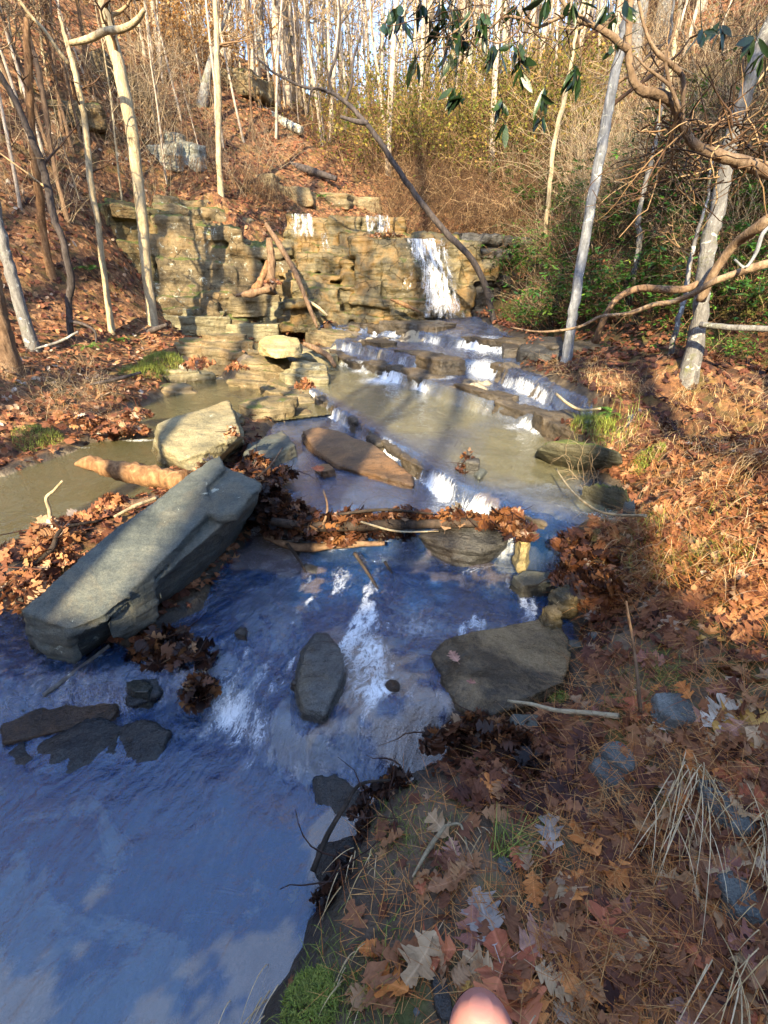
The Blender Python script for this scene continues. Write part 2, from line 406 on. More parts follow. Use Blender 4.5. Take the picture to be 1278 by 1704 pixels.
# ground material: leaf-strewn soil on the hills, mud and moss on the near bank, bedrock in the stream
def ground_mat():
    t = NT('forest ground'); p = t.pos()
    n0 = t.noise(p, .9, 5, .6, .4); n1 = t.noise(p, 5, 7, .65, .3); n2 = t.noise(p, 28, 5, .6); n3 = t.noise(p, 120, 3, .6)
    vor = t.n('TexVoronoi', Vector=p, Scale=13.0, Randomness=1.0); vc = t.n('SeparateColor'); t.link(vor.outputs['Color'], vc.inputs[0])
    soil = t.ramp(n1, [(.3, (.04, .027, .017)), (.5, (.115, .075, .047)), (.7, (.21, .14, .09))])
    soil = t.mix(t.ramp(n2, [(.45, 0.0), (.7, .6)]), soil, (.20, .14, .09))
    litter = t.ramp(vc.outputs[0], [(0, (.05, .025, .014)), (.35, (.13, .058, .026)), (.7, (.22, .10, .04)), (1, (.33, .18, .09))])
    lt0 = t.mix(t.attr('shade_paint'), litter, t.mix(n1, (.03, .028, .010), (.075, .05, .022)))
    lt = t.mix(t.ramp(n2, [(.35, .7), (.6, 0.0)]), lt0, (.03, .016, .01))
    c = t.mix(t.attr('litter'), soil, lt)
    mg = t.mix(n2, (.025, .03, .006), (.13, .15, .02))
    c = t.mix(t.math('MULTIPLY', t.attr('moss'), t.ramp(t.noise(p, 2.6, 7, .7, .5), [(.5, 0.0), (.6, .9)])), c, mg)
    rock = t.ramp(t.math('ADD', t.math('MULTIPLY', n1, .6), t.math('MULTIPLY', n0, .4)), [(.36, (.055, .05, .045)), (.5, (.15, .12, .085)), (.62, (.27, .21, .135))])
    rock = t.mix(t.ramp(n2, [(.4, .4), (.6, 0.0)]), rock, (.05, .042, .036))
    sed = t.ramp(t.noise(p, 1.25, 6, .62, .9), [(.51, 0.0), (.545, 1.0)])
    rock0 = rock
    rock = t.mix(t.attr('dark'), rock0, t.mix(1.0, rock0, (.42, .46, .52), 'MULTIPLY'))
    rock = t.mix(t.math('MULTIPLY', sed, t.attr('sed')), rock, t.mix(n2, (.50, .42, .28), (.66, .56, .38)))
    c = t.mix(t.attr('bed'), c, rock)
    wet = t.attr('wet')
    c = t.mix(t.math('MULTIPLY', wet, .85), c, t.mix(1.0, c, (.42, .40, .38), 'MULTIPLY'))
    h = t.math('ADD', t.math('MULTIPLY', n1, .8), t.math('ADD', t.math('MULTIPLY', n2, .35), t.math('MULTIPLY', n3, .08)))
    return t.finish(c, t.math('SUBTRACT', .9, t.math('MULTIPLY', wet, .5)), t.bump(h, .9, .05), .35)
M_ground = ground_mat()
fx, fy = GX.ravel(), GY.ravel(); rr = np.hypot(fx, fy)
ms = np.minimum(tsm, tsl)
bed = sstep(1 - (ms - .02) / .12)
wet = sstep(1 - (ms - .05) / .22) * sstep((ms + .06) / .06)
mud = sstep((1.9 - np.hypot(fx - .55, (fy - 1.1) * .8)) / .8)
litter = np.clip(1 - mud, 0, 1) * (1 - bed)
shelfm = sstep(1 - (np.hypot((fx + 2.3) / 1.3, (fy - 9.2) / 1.7) - .75) / .4)
bed = np.maximum(bed, shelfm); litter *= (1 - shelfm)
shade_paint = sstep((fx - 1.6) / 1.2) * sstep((fy - 5.5) / 1.5) * sstep((17 - fy) / 4)  # right slope ground coloured darker and mossier, shade put into its colour
moss = np.clip(.35 + .4 * mud + .4 * sstep((fx - 2) / 2) * sstep((fy - 4) / 2), 0, 1)
sed = sstep((-.1 - tsm) / .2) * sstep((3.2 - fy) / .6) + .9 * (tsl < 0) + .5 * sstep((line_sd(fx, fy, MID)) / .3) * (tsm < 0)
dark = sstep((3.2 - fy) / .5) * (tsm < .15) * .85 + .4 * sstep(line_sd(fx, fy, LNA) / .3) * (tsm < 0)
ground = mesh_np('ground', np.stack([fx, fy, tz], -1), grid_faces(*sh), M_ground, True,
                 {'bed': bed, 'wet': wet, 'litter': litter, 'moss': moss, 'shade_paint': shade_paint, 'sed': np.clip(sed, 0, 1), 'dark': np.clip(dark, 0, 1)})
tag(ground, 'wooded ravine floor and slopes under brown leaf litter', 'ground', kind='structure')

# ================================================================ WATER
def water_mat(name, murk_sky, murk_sky_amt, refl, bump=1.0, ior=1.5, rough=.03, tint=(.95, .95, .88)):
    t = NT(name); p = t.pos()
    foam = t.attr('foam'); fl = t.attr('fast'); su = t.attr('su'); sv = t.attr('sv')
    cv = t.n('CombineXYZ'); t.link(su, cv.inputs[0]); t.link(sv, cv.inputs[1]); q = cv.outputs[0]
    n1 = t.noise(mapping(t, q, (1, .55, 1)), 7, 5, .6, 1.0); n2 = t.noise(mapping(t, q, (1, .5, 1)), 22, 5, .62, 1.2); n3 = t.noise(p, 80, 3, .6, .5)
    h = t.math('ADD', t.math('MULTIPLY', n1, .55), t.math('ADD', t.math('MULTIPLY', n2, .32), t.math('MULTIPLY', n3, .07)))
    nb = t.n('Bump', Distance=.06 * bump, Height=h); t.link(t.math('MULTIPLY_ADD', fl, .75, .24), nb.inputs['Strength'])
    nrm = nb.outputs[0]
    gl = t.n('BsdfGlossy', Roughness=rough); gl.inputs['Color'].default_value = refl; t.link(nrm, gl.inputs['Normal'])
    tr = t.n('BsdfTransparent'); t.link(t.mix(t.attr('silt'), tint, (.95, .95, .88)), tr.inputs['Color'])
    df = t.n('BsdfDiffuse'); t.link(t.mix(t.attr('silt'), murk_sky, (.25, .235, .14)), df.inputs['Color'])
    m1 = t.n('MixShader'); t.link(t.math('MULTIPLY_ADD', t.attr('silt'), .30, murk_sky_amt), m1.inputs[0]); t.link(tr.outputs[0], m1.inputs[1]); t.link(df.outputs[0], m1.inputs[2])
    dp = t.n('BsdfDiffuse'); dp.inputs['Color'].default_value = (.42, .30, .16, 1); mp = t.n('MixShader'); t.link(t.math('MULTIPLY', t.attr('tan'), .34), mp.inputs[0]); t.link(m1.outputs[0], mp.inputs[1]); t.link(dp.outputs[0], mp.inputs[2]); m1 = mp
    fr = t.n('Fresnel', IOR=ior); t.link(nrm, fr.inputs['Normal'])
    m2 = t.n('MixShader'); t.link(fr.outputs[0], m2.inputs[0]); t.link(m1.outputs[0], m2.inputs[1]); t.link(gl.outputs[0], m2.inputs[2])
    fd = t.n('BsdfDiffuse'); fd.inputs['Color'].default_value = (.80, .84, .88, 1); t.link(nrm, fd.inputs['Normal'])
    st = t.noise(mapping(t, q, (30, 5, 1)), 1.0, 6, .75, .8)
    lace = t.math('SUBTRACT', 1.0, t.math('MULTIPLY', t.math('ABSOLUTE', t.math('SUBTRACT', t.noise(mapping(t, q, (1, .55, 1)), 17, 4, .7, 1.8), .5)), 5.0))
    lace2 = t.math('SUBTRACT', 1.0, t.math('MULTIPLY', t.math('ABSOLUTE', t.math('SUBTRACT', t.noise(q, 48, 3, .7, 1.0), .5)), 4.0))
    w = t.math('ADD', t.math('MULTIPLY', st, .40), t.math('ADD', t.math('MULTIPLY', lace, .28), t.math('MULTIPLY', lace2, .16)))
    ff = t.ramp(t.math('ADD', t.math('MULTIPLY', foam, .62), t.math('SUBTRACT', w, .5)), [(.30, 0.0), (.44, .35), (.66, .95)])
    ff = t.math('MULTIPLY', ff, t.ramp(foam, [(.03, 0.0), (.2, 1.0)]))
    m3 = t.n('MixShader'); t.link(ff, m3.inputs[0]); t.link(m2.outputs[0], m3.inputs[1]); t.link(fd.outputs[0], m3.inputs[2])
    t.link(m3.outputs[0], t.out.inputs[0]); return t.m
def flow_uv(x, y):
    """coordinates across and along the flow"""
    k = sstep(line_sd(x, y, DAM) / .5 + .5)
    dx = .47 * k + .97 * (1 - k); dy = -.88 * k - .25 * (1 - k)
    return x * dx + y * dy, -x * dy + y * dx
M_water = water_mat('stream water', (.01, .11, .42), .17, (1, 1, 1, 1), 1.1, 2.0, tint=(.84, .93, 1.0))  # blue body colour and tint stand in for the reflected sky
M_pool = water_mat('silty pool water', (.19, .175, .085), .38, (1, 1, 1, 1), .8, 1.8)
def foam_spots(x, y, L):
    f = 0 * x
    for (a, b, z, rx, ry, s) in L:
        c = W(a, b, z=z); f = np.maximum(f, s * np.exp(-(((x - c[0]) / rx) ** 2 + ((y - c[1]) / ry) ** 2)))
    return f
wx = np.arange(-4.2, 3.6, .02); wy = np.arange(-1.2, 12.3, .02)
WX, WY = np.meshgrid(wx, wy, indexing='ij'); ax_, ay_ = WX.ravel(), WY.ravel()
sm = poly_sd(ax_, ay_, MAIN); keep = (sm < .3) & ~((ay_ > 11.9) & (ax_ < .6))
L = lvl(ax_, ay_); L2 = lvl(ax_ + .05, ay_); L3 = lvl(ax_, ay_ + .05)
grad = np.hypot(L2 - L, L3 - L) / .05
fastm = np.clip(.2 + .8 * sstep((3.3 - ay_) / .3) * sstep((ay_ - 1.0) / .8) + np.clip(grad, 0, 1) + .5 * sstep(line_sd(ax_, ay_, LNA) / .3) - .08 * sstep((1.5 - ay_) / .4), 0, 1)
rip = ((.024 * fbm(ax_ * 4.5 + .6 * ay_, ay_ * 3.2, o=4, seed=51) + .016 * fbm(ax_ * 13, ay_ * 11, o=4, seed=53, g=.6))) * (.22 + fastm)
down = foam_spots(ax_, ay_, [(640,628,.52,.45,.5,.85),(600,612,.52,.3,.4,.6),(700,650,.45,.25,.25,.5),(735,640,.52,.3,.3,.6),(805,612,.72,.3,.5,.6),(810,572,.9,.35,.5,.7),(750,520,1.15,.5,.6,1.1),(700,508,1.2,.4,.3,.5),
   (735,822,.33,.2,.22,.38),(690,790,.33,.12,.15,.3),(640,755,.33,.12,.15,.45),(590,705,.33,.10,.2,.5),(690,1045,.12,.24,.22,.5),(640,1030,.12,.2,.2,.35),(700,1130,.1,.16,.2,.38),(640,1090,.1,.16,.16,.4),(430,1225,.02,.08,.08,.62),(410,1265,.02,.07,.12,.42),
   (640,1165,.08,.10,.1,.55),(380,1180,.04,.07,.06,.45),(500,960,.12,.15,.2,.3),(560,1000,.12,.2,.2,.3),(850,715,.45,.15,.2,.55),(870,950,.25,.12,.15,.4),(620,540,1.0,.3,.3,.5),(560,1050,.12,.3,.3,.3),(280,1420,0,.12,.12,.3),(230,1480,0,.1,.1,.25)])
foam = np.clip(down + sstep((grad - .35) / 1.2) * np.clip(.24 + 1.1 * fbm(ax_ * 2.6, ay_ * 2.6, o=4, seed=85), .0, .75), 0, 1)
wobz = np.where(grad > .3, .02 * fbm(ax_ * 9, ay_ * 9, o=3, seed=57), 0)
su_, sv_ = flow_uv(ax_, ay_)
silt = sstep(line_sd(ax_, ay_, MID) / .3) * sstep(.5 - line_sd(ax_, ay_, LNA) / .5) * np.clip(.55 + .9 * fbm(ax_ * 1.3, ay_ * 1.3, o=3, seed=81), 0, 1) + .22 * sstep(line_sd(ax_, ay_, DAM) / .3)
silt = np.clip(silt + .25 * sstep(line_sd(ax_, ay_, MID) / .3) * sstep(.5 - line_sd(ax_, ay_, LNA) / .5) + .18 * sstep(line_sd(ax_, ay_, DAM) / .3), 0, 1)
pf = fbm(ax_ * 1.5 + 3.1, ay_ * 1.9 + 1.7, o=6, seed=91, g=.58); nearm = (ay_ < 1.9) & (ay_ > .3) & (ax_ > -2)
pf = pf + .22 * np.exp(-((ax_ + .95) ** 2 + (ay_ - 1.25) ** 2) / .12)
tan_patch = sstep((pf - np.quantile(pf[nearm], .76)) / .035) * (ay_ < 3.1)  # ragged tan patches in the near water
silt = np.clip(silt + tan_patch * np.where(ay_ < 1.75, .0, .0), 0, 1); md = line_sd(ax_, ay_, MID); foam = np.clip(foam + .30 * np.exp(-((md + .02) / .04) ** 2) * (ay_ > 2.9), 0, 1); foam = np.clip(foam + .25 * sstep((fbm(su_ * 12, sv_ * 3, o=3, seed=87) - .1) / .3) * np.exp(-np.clip(-md, 0, 9) / .25) * (md < 0) * (ay_ > 2.95), 0, 1)
streak = sstep((3.3 - ay_) / .3) * sstep((ay_ - 1.0) / .6) * sstep((ax_ + 1.2) / .5) * sstep((fbm(su_ * 9, sv_ * 2.5, o=5, seed=83, g=.6) - .03) / .3)
foam = np.clip(foam + .46 * streak + .30 * streak * sstep(.5 - np.abs(ay_ - 2.2)), 0, 1)
water = mesh_np('stream_water', np.stack([ax_, ay_, L + rip + wobz], -1), grid_faces(len(wx), len(wy), keep), M_water, True, {'foam': foam, 'fast': fastm, 'su': su_, 'sv': sv_, 'silt': silt, 'tan': tan_patch * np.where(ay_ < 1.9, 1, .6)})
tag(water, 'blue rippling stream water running down the rock steps', 'water', kind='structure')
ex = np.arange(-5.6, -.4, .04); ey = np.arange(2.2, 8.4, .04)
EX, EY = np.meshgrid(ex, ey, indexing='ij'); ex_, ey_ = EX.ravel(), EY.ravel()
keep = poly_sd(ex_, ey_, LEFT) < .3
pool = mesh_np('pool_water', np.stack([ex_, ey_, ELV + .004 * fbm(ex_ * 5, ey_ * 5, o=3, seed=61)], -1), grid_faces(len(ex), len(ey), keep), M_pool, True, {'foam': foam_spots(ex_, ey_, [(190,727,ELV,.3,.10,.9),(230,733,ELV,.2,.06,.8),(140,745,ELV,.15,.06,.5)]), 'fast': 0 * ex_ + .15, 'su': ex_, 'sv': ey_})
tag(pool, 'silty olive pool beside the leaf bank left of the boulders', 'water', kind='structure')
sx = np.linspace(-3.4, -1.4, 50); sy = np.linspace(7.5, 11.4, 90); SX, SY = np.meshgrid(sx, sy, indexing='ij'); sx_, sy_ = SX.ravel(), SY.ravel()
shp = mesh_np('pool_water', np.stack([sx_, sy_, SHZ + 0 * sx_], -1), grid_faces(50, 90, poly_sd(sx_, sy_, SHELF) < .1), M_pool, True, {'foam': 0 * sx_, 'fast': 0 * sx_, 'su': sx_, 'sv': sy_})
tag(shp, 'small brown puddle on the rock shelf behind the yellow boulder', 'water', kind='structure')
# ================================================================ ROCK
def hull(bm, pts):
    vs = [bm.verts.new(p) for p in pts]
    r = bmesh.ops.convex_hull(bm, input=vs)
    bad = [g for g in r['geom_interior'] if isinstance(g, bmesh.types.BMVert)] + [g for g in r['geom_unused'] if isinstance(g, bmesh.types.BMVert)]
    if bad: bmesh.ops.delete(bm, geom=list(set(bad)), context='VERTS')
def remeshed(bm, voxel):
    me = bpy.data.meshes.new('tmp'); bm.to_mesh(me); bm.free()
    o = bpy.data.objects.new('tmp', me); COL.objects.link(o)
    m = o.modifiers.new('r', 'REMESH'); m.mode = 'VOXEL'; m.voxel_size = voxel
    dg = bpy.context.evaluated_depsgraph_get(); e = o.evaluated_get(dg); m2 = e.to_mesh()
    n = len(m2.vertices); co = np.empty(n * 3); m2.vertices.foreach_get('co', co)
    no = np.empty(n * 3); m2.vertices.foreach_get('normal', no)
    lt = np.empty(len(m2.polygons), int); m2.polygons.foreach_get('loop_total', lt)
    li = np.empty(len(m2.loops), int); m2.loops.foreach_get('vertex_index', li)
    assert (lt == 4).all()
    e.to_mesh_clear(); bpy.data.objects.remove(o); bpy.data.meshes.remove(me)
    return co.reshape(-1, 3), no.reshape(-1, 3), li.reshape(-1, 4)
def rough_up(co, no, amp=.02, f=4.0, layer=.0, lf=14.0, seed=0, tilt=(.12, .08)):
    x, y, z = co.T
    d = amp * fbm(x * f, y * f, z * f, o=4, seed=seed) + amp * .35 * fbm(x * f * 4, y * f * 4, z * f * 4, o=3, seed=seed + 3)
    if layer:   # thin beds: the side faces step in and out with height
        s = (z + tilt[0] * x + tilt[1] * y) * lf + 2.2 * fbm(x * 1.1, y * 1.1, z * 2.3, o=3, seed=seed + 5)
        k = np.floor(s); b = _h(k, np.floor(x * 1.6 + k * 3.7), np.floor(y * 1.6), seed + 9) - .5
        side = 1 - np.abs(no[:, 2])
        fr = s - k; crev = np.exp(-((np.minimum(fr, 1 - fr)) / .12) ** 2)
        d = d + side * layer * (b * 1.8 - crev * .45 * sstep(fbm(x * 2, y * 2, z * 2, o=2, seed=seed + 7) + .6))
    return co + no * d[:, None]
def rock_obj(name, label, cat, hulls, voxel, mat, amp=.02, f=4.0, layer=0.0, lf=14.0, seed=0, group=None, parent=None):
    bm = bmesh.new()
    for pts in hulls: hull(bm, pts)
    co, no, fa = remeshed(bm, voxel)
    co = rough_up(co, no, amp, f, layer, lf, seed)
    c = co.mean(0); c[2] = co[:, 2].min()
    if parent is not None: c = np.zeros(3)
    o = mesh_np(name, co - c, fa, mat, True, None, parent)
    if parent is None: o.location = c; tag(o, label, cat, group)
    return o

M_slab = rock_mat('slab slate', (.036, .046, .045), (.09, .102, .093), (.165, .168, .135), stain=(.20, .15, .08), stain_amt=.45, lichen=.15, bs=.45, wetline=.16, strata=.4)
M_tan = rock_mat('tan sandstone', (.11, .10, .06), (.26, .23, .135), (.40, .355, .225), stain=(.30, .22, .10), stain_amt=.4, lichen=.15, wetline=.42)
M_cliff = rock_mat('cliff sandstone', (.04, .031, .017), (.165, .125, .066), (.34, .27, .15), stain=(.24, .14, .05), stain_amt=.5, lichen=.5, moss=.45, strata=.9, cracks=1.0)
M_falls = rock_mat('wet falls rock', (.03, .027, .018), (.13, .105, .05), (.28, .22, .11), stain=(.27, .15, .04), stain_amt=.7, moss=.2, strata=.9, rough=.5, cracks=1.0)
M_dark = rock_mat('dark wet rock', (.018, .018, .018), (.045, .044, .042), (.09, .085, .075), stain=(.09, .055, .03), stain_amt=.35, rough=.4)
M_dk2 = rock_mat('dark slate', (.03, .036, .045), (.085, .095, .105), (.17, .18, .17), stain=(.16, .12, .08), stain_amt=.6, rough=.4, wetline=.08)
M_moss = rock_mat('mossy rock', (.04, .04, .028), (.09, .09, .06), (.17, .16, .11), stain=(.09, .07, .03), lichen=.2, moss=.6, wetline=.5)
M_yel = rock_mat('yellow rock', (.20, .16, .08), (.42, .34, .17), (.58, .50, .30), stain=(.46, .34, .12), stain_amt=.4, rough=.7)
M_brown = rock_mat('brown rock', (.06, .045, .032), (.16, .10, .06), (.30, .19, .10), stain=(.33, .18, .08), stain_amt=.7, wetline=.36, rough=.5)
M_shelf = rock_mat('shelf rock', (.07, .055, .028), (.21, .165, .09), (.36, .29, .17), stain=(.24, .14, .06), stain_amt=.4, lichen=.05, moss=.08, strata=1.0)
M_ledge = rock_mat('ledge rock', (.03, .027, .022), (.085, .07, .052), (.17, .14, .10), stain=(.14, .09, .04), stain_amt=.4, rough=.38)
M_peb = rock_mat('pebble', (.06, .065, .065), (.13, .14, .13), (.23, .23, .2), stain=(.16, .14, .1), stain_amt=.3, lichen=.1)

def courses(A, B, z0, z1, depth, bw=(.35, 1.1), bh=(.14, .4), jit=.12, lean=.10, rs=None, sagf=None):
    """stacked beds of rock between plan points A and B (front line), from z0 up to z1"""
    rs = rs or random.Random(1); out = []
    A = Vector((A[0], A[1], 0)); B = Vector((B[0], B[1], 0)); d = (B - A); L = d.length; d.normalize(); n = Vector((-d.y, d.x, 0))
    if n.y < 0: n = -n
    z = z0; k = 0
    while z < z1 - .02:
        h = min(rs.uniform(*bh), z1 - z); 
        if z1 - z - h < .08: h = z1 - z
        u = -rs.uniform(0, .3); base = rs.uniform(-jit, jit) * .8
        while u < L:
            w = rs.uniform(*bw); off = base + rs.uniform(-jit, jit) * .7 + lean * k
            h2 = h - .035; w0 = w; tip = rs.uniform(-.05, .05); w = w - .05
            def pt(a, b, c): 
                p = A + d * (u + a) + n * (off + b); return (p.x + rs.uniform(-.03, .03), p.y + rs.uniform(-.03, .03), z + c + .07 * (L * .5 - u - a) / max(L, 1) + tip * a)
            pts = [pt(.0, rs.uniform(0, .06), 0), pt(w + .02, rs.uniform(0, .06), 0), pt(0, rs.uniform(-.02, .05), h2 * .8), pt(w + .02, rs.uniform(-.02, .05), h2 * .8), pt(.02, .06, h2 + .01), pt(w, .06, h2 + .01),
                   pt(0, depth, 0), pt(w + .02, depth, 0), pt(0, depth, h2), pt(w, depth, h2)]
            out.append(pts); u += w0
        z += h; k += 1
    return out
rs = random.Random(11)
def cf(px, py, Y): return W(px, py, Y=Y)
def tier(pa, pb, Ya, Yb, ztop_px, zbot_px, depth=1.2, sink=.35, **k):
    a = cf(pa, ztop_px, Ya); b = cf(pb, ztop_px, Yb); zt = (a[2] + b[2]) / 2; zb = min(cf(pa, zbot_px, Ya)[2], cf(pb, zbot_px, Yb)[2]) - sink
    A_, B_ = Vector(a), Vector(b); n_ = Vector((-(B_ - A_).y, (B_ - A_).x, 0)).normalized(); n_ = -n_ if n_.y < 0 else n_
    o1, o2 = n_ * (.17 + k.get('jit', .12) * .6), n_ * depth * .98; ln = n_ * k.get('lean', .1) * max(1, (zt - zb) / .28)
    core = [(p.x + o.x + q.x, p.y + o.y + q.y, z) for p in (A_, B_) for o in (o1, o2) for z, q in ((zb, Vector()), (zt - .06, ln if o is o1 else Vector()))]
    return courses(a, b, zb, zt, depth, rs=rs, **k) + [core]
# the waterfall ledge
h = tier(590, 778, 12.1, 12.0, 392, 530, 1.6, bh=(.22, .6), bw=(.35, 1.0), jit=.09, lean=.07)
h += tier(478, 662, 13.3, 13.3, 355, 400, 1.8, bh=(.1, .3), jit=.1)
for (pa, pb, Ya, Yb, tp, bt, dp, ja) in [(452,512,12.95,12.8,402,520,1.5,.2),(505,562,12.55,12.6,400,520,1.6,.2),(552,602,12.9,12.6,393,520,1.5,.16),(462,530,12.15,12.0,452,525,1.1,.2),(522,588,11.95,11.9,472,525,1.0,.2),(480,560,11.5,11.4,500,530,.9,.25),(560,610,12.2,12.1,430,520,1.0,.14),(700,745,12.25,12.2,384,420,1.0,.2)]:
    h += tier(pa, pb, Ya, Yb, tp, bt, dp, bh=(.16, .5), bw=(.3, .9), jit=ja, lean=.13)
h += tier(590, 690, 11.5, 11.4, 492, 530, .9, bh=(.12, .22), jit=.2)
rock_obj('waterfall_cliff', 'stepped sandstone cliff the waterfall pours over, streaked ochre and dark', 'cliff', h, .034, M_falls, .085, 2.1, .03, 5, 1)
h = tier(768, 872, 12.1, 12.3, 412, 530, 1.0, bh=(.2, .6), jit=.22, lean=.10)
h += tier(775, 850, 12.7, 12.9, 385, 430, .8, bh=(.2, .4), jit=.2, lean=.1)
rock_obj('dark_cliff', 'dark damp undercut rock wall just right of the waterfall', 'cliff', h, .04, M_dark, .10, 2.0, .03, 6, 2)
h = tier(256, 335, 11.9, 12.2, 352, 505, 1.5, bh=(.25, .6), bw=(.4, 1.3), jit=.14, lean=.09)
h += tier(322, 402, 12.1, 12.4, 372, 505, 1.5, bh=(.25, .65), bw=(.5, 1.4), jit=.12, lean=.10)
h += tier(392, 462, 12.5, 12.7, 392, 505, 1.5, bh=(.2, .5), bw=(.4, 1.0), jit=.14, lean=.12)
h += tier(262, 330, 12.6, 13.0, 318, 360, 1.4, bh=(.15, .35), jit=.2, lean=.2) + tier(330, 420, 13.1, 13.4, 345, 385, 1.2, bh=(.15, .3), jit=.2, lean=.2)
h += tier(255, 350, 11.4, 11.6, 470, 512, 1.0, bh=(.12, .25), jit=.2, lean=.2)
rock_obj('left_cliff', 'pale lichen spotted sandstone wall behind the leaning tree, left of the waterfall', 'cliff', h, .036, M_cliff, .10, 1.7, .03, 4, 3)
h = tier(150, 205, 11.7, 12.0, 315, 385, 1.2, sink=1.0, bh=(.2, .5), bw=(.4, 1.0), jit=.25, lean=.16) + tier(195, 256, 11.9, 12.4, 330, 395, 1.2, sink=1.0, bh=(.2, .5), bw=(.4, 1.0), jit=.25, lean=.16)
rock_obj('rock_outcrop', 'mossy brown rock outcrop on the left hillside behind the thin trees', 'rock outcrop', h, .05, rock_mat('mossy outcrop', (.03, .025, .012), (.11, .09, .04), (.22, .18, .09), lichen=.35, moss=.6, cracks=1.0), .08, 2.0, .03, 6, 4)
def blocks(L, hgt, sz, seed):
    r2 = random.Random(seed); out = []
    for (px, py, s) in L:
        g = G(px, py); s = s * sz; a = r2.uniform(-.4, .4); ca, sa = math.cos(a), math.sin(a); pts = []
        for i in (-1, 1):
            for j in (-1, 1):
                for k2 in (0, 1):
                    x = i * s * r2.uniform(.8, 1.1); y = j * s * .8 * r2.uniform(.7, 1.1)
                    pts.append((g.x + x * ca - y * sa, g.y + .25 * s + x * sa + y * ca, g.z - .25 + k2 * (hgt * s * r2.uniform(.7, 1.2) + .25)))
        out.append(pts)
    return out
rock_obj('rock_outcrop', 'white lichen crusted square blocks above the pale cliff', 'rock outcrop', blocks([(278, 268, .38), (322, 270, .34), (286, 240, .26)], 1.1, 1, 5), .05, rock_mat('white lichen rock', (.10, .1, .08), (.28, .28, .23), (.45, .45, .4), lichen=.8, stain_amt=.2), .05, 3, .05, 8, 5)
rock_obj('rock_outcrop', 'thin pale ledge jutting out high on the left hillside', 'rock outcrop', blocks([(110, 190, .4), (140, 196, .4)], .5, 1, 6), .05, M_cliff, .04, 3, .05, 8, 6)
rock_obj('rock_outcrop', 'small grey rock between two trunks high on the left slope', 'rock outcrop', blocks([(160, 118, .45), (212, 150, .4)], .7, 1, 7), .06, M_cliff, .04, 3, .05, 8, 7)
rock_obj('rock_outcrop', 'flat dark rocks under the ridge beside the lichen covered log', 'rock outcrop', blocks([(395, 150, .9), (425, 160, .7)], .5, 1, 8), .08, M_cliff, .06, 3, .05, 8, 8)
rock_obj('rock_outcrop', 'pale rounded rocks at the stream above the waterfall', 'rock outcrop', blocks([(495, 330, .5), (440, 300, .35), (560, 335, .45), (610, 342, .45)], .5, 1, 9), .06, M_shelf, .05, 3, .05, 8, 9)
# right bluff
h = tier(1120, 1330, 11.9, 9.9, 60, 190, 1.5, sink=1.5, bh=(.3, .9), bw=(.6, 1.8), jit=.3, lean=.22)
rock_obj('rock_bluff', 'mossy layered bluff at the top right with dark gaps', 'rock outcrop', h, .07, rock_mat('bluff rock', (.05, .045, .02), (.15, .13, .05), (.28, .24, .10), lichen=.1, moss=.5), .10, 1.8, .10, 4, 10)
rock_obj('rock_outcrop', 'dark grey layered rock behind the white trunk on the right slope', 'rock outcrop', blocks([(1015, 262, .35), (1045, 250, .4), (1000, 240, .3)], .8, 1, 12), .045, M_moss, .05, 2.4, .05, 7, 12)
rock_obj('rock_outcrop', 'shadowed rocks on the ridge crest right of centre', 'rock outcrop', blocks([(900, 172, .6), (930, 165, .6), (870, 190, .4)], .7, 1, 13), .07, M_dark, .06, 2.4, .06, 7, 13)

# low ledges in the upper stream: beds of rock along each step
def ledge(P, L0, name, label, seed, hh=.1, wd=(.15, .45), lens=(.2, .6), gap=.35, mat=None, off=.02, drop=.25, t0=0.0, t1=1.0, dz=0.0):
    r2 = random.Random(seed); pts = [Vector((p[0], p[1], 0)) for p in P]; hs = []
    tot = sum((pts[i + 1] - pts[i]).length for i in range(len(pts) - 1)); u = tot * t0
    def at(s):
        for i in range(len(pts) - 1):
            l = (pts[i + 1] - pts[i]).length
            if s <= l or i == len(pts) - 2: return pts[i].lerp(pts[i + 1], s / l), (pts[i + 1] - pts[i]).normalized()
            s -= l
    while u < tot * t1:
        w = r2.uniform(*lens); p, d = at(u); n = Vector((-d.y, d.x, 0)); dep = r2.uniform(*wd)
        if r2.random() > gap:
            zt = float(lvl(p.x + n.x * .25, p.y + n.y * .25, False)) + r2.uniform(-.3, 1) * hh + dz
            o2 = off + r2.uniform(-.05, .05); P8 = []
            for a in (0, w):
                for b in (0, dep):
                    for c in (0, 1):
                        q = p + d * (a + r2.uniform(-.03, .03)) + n * (o2 + b + r2.uniform(-.03, .03)) 
                        P8.append((q.x, q.y, zt + (r2.uniform(-.015, .015) if c else -drop)))
            hs.append(P8)
        u += w * .93
    return rock_obj(name, label, 'rock ledge', hs, .02, mat or M_ledge, .035, 4.5, .02, 14, seed)
ledge(LNA, 0, 'rock_ledge', 'dark broken ledge with small white cascades across the middle of the stream', 21, .06, gap=.3)
ledge(LNB, 0, 'rock_ledge', 'low dark ledge next up the stream, above the white cascades', 22, .09, (.2, .7), (.25, .8), .25)
ledge(LNC, 0, 'rock_ledge', 'grey flat ledge in the stream just below the waterfall', 23, .12, (.4, .9), (.3, .9), .25)
ledge(MID, 0, 'rock_ledge', 'long straight ledge with a thin curtain of water, edging the green pool', 24, .0, (.05, .14), (.15, .5), .15, off=.0, t0=.3, dz=-.035)
ledge(xy([(585,548,1.0),(640,542,1.05),(700,538,1.08),(760,545,1.05)]), 0, 'rock_ledge', 'brown flat topped rocks at the foot of the waterfall', 25, .10, (.3, .6), (.3, .7), .2)

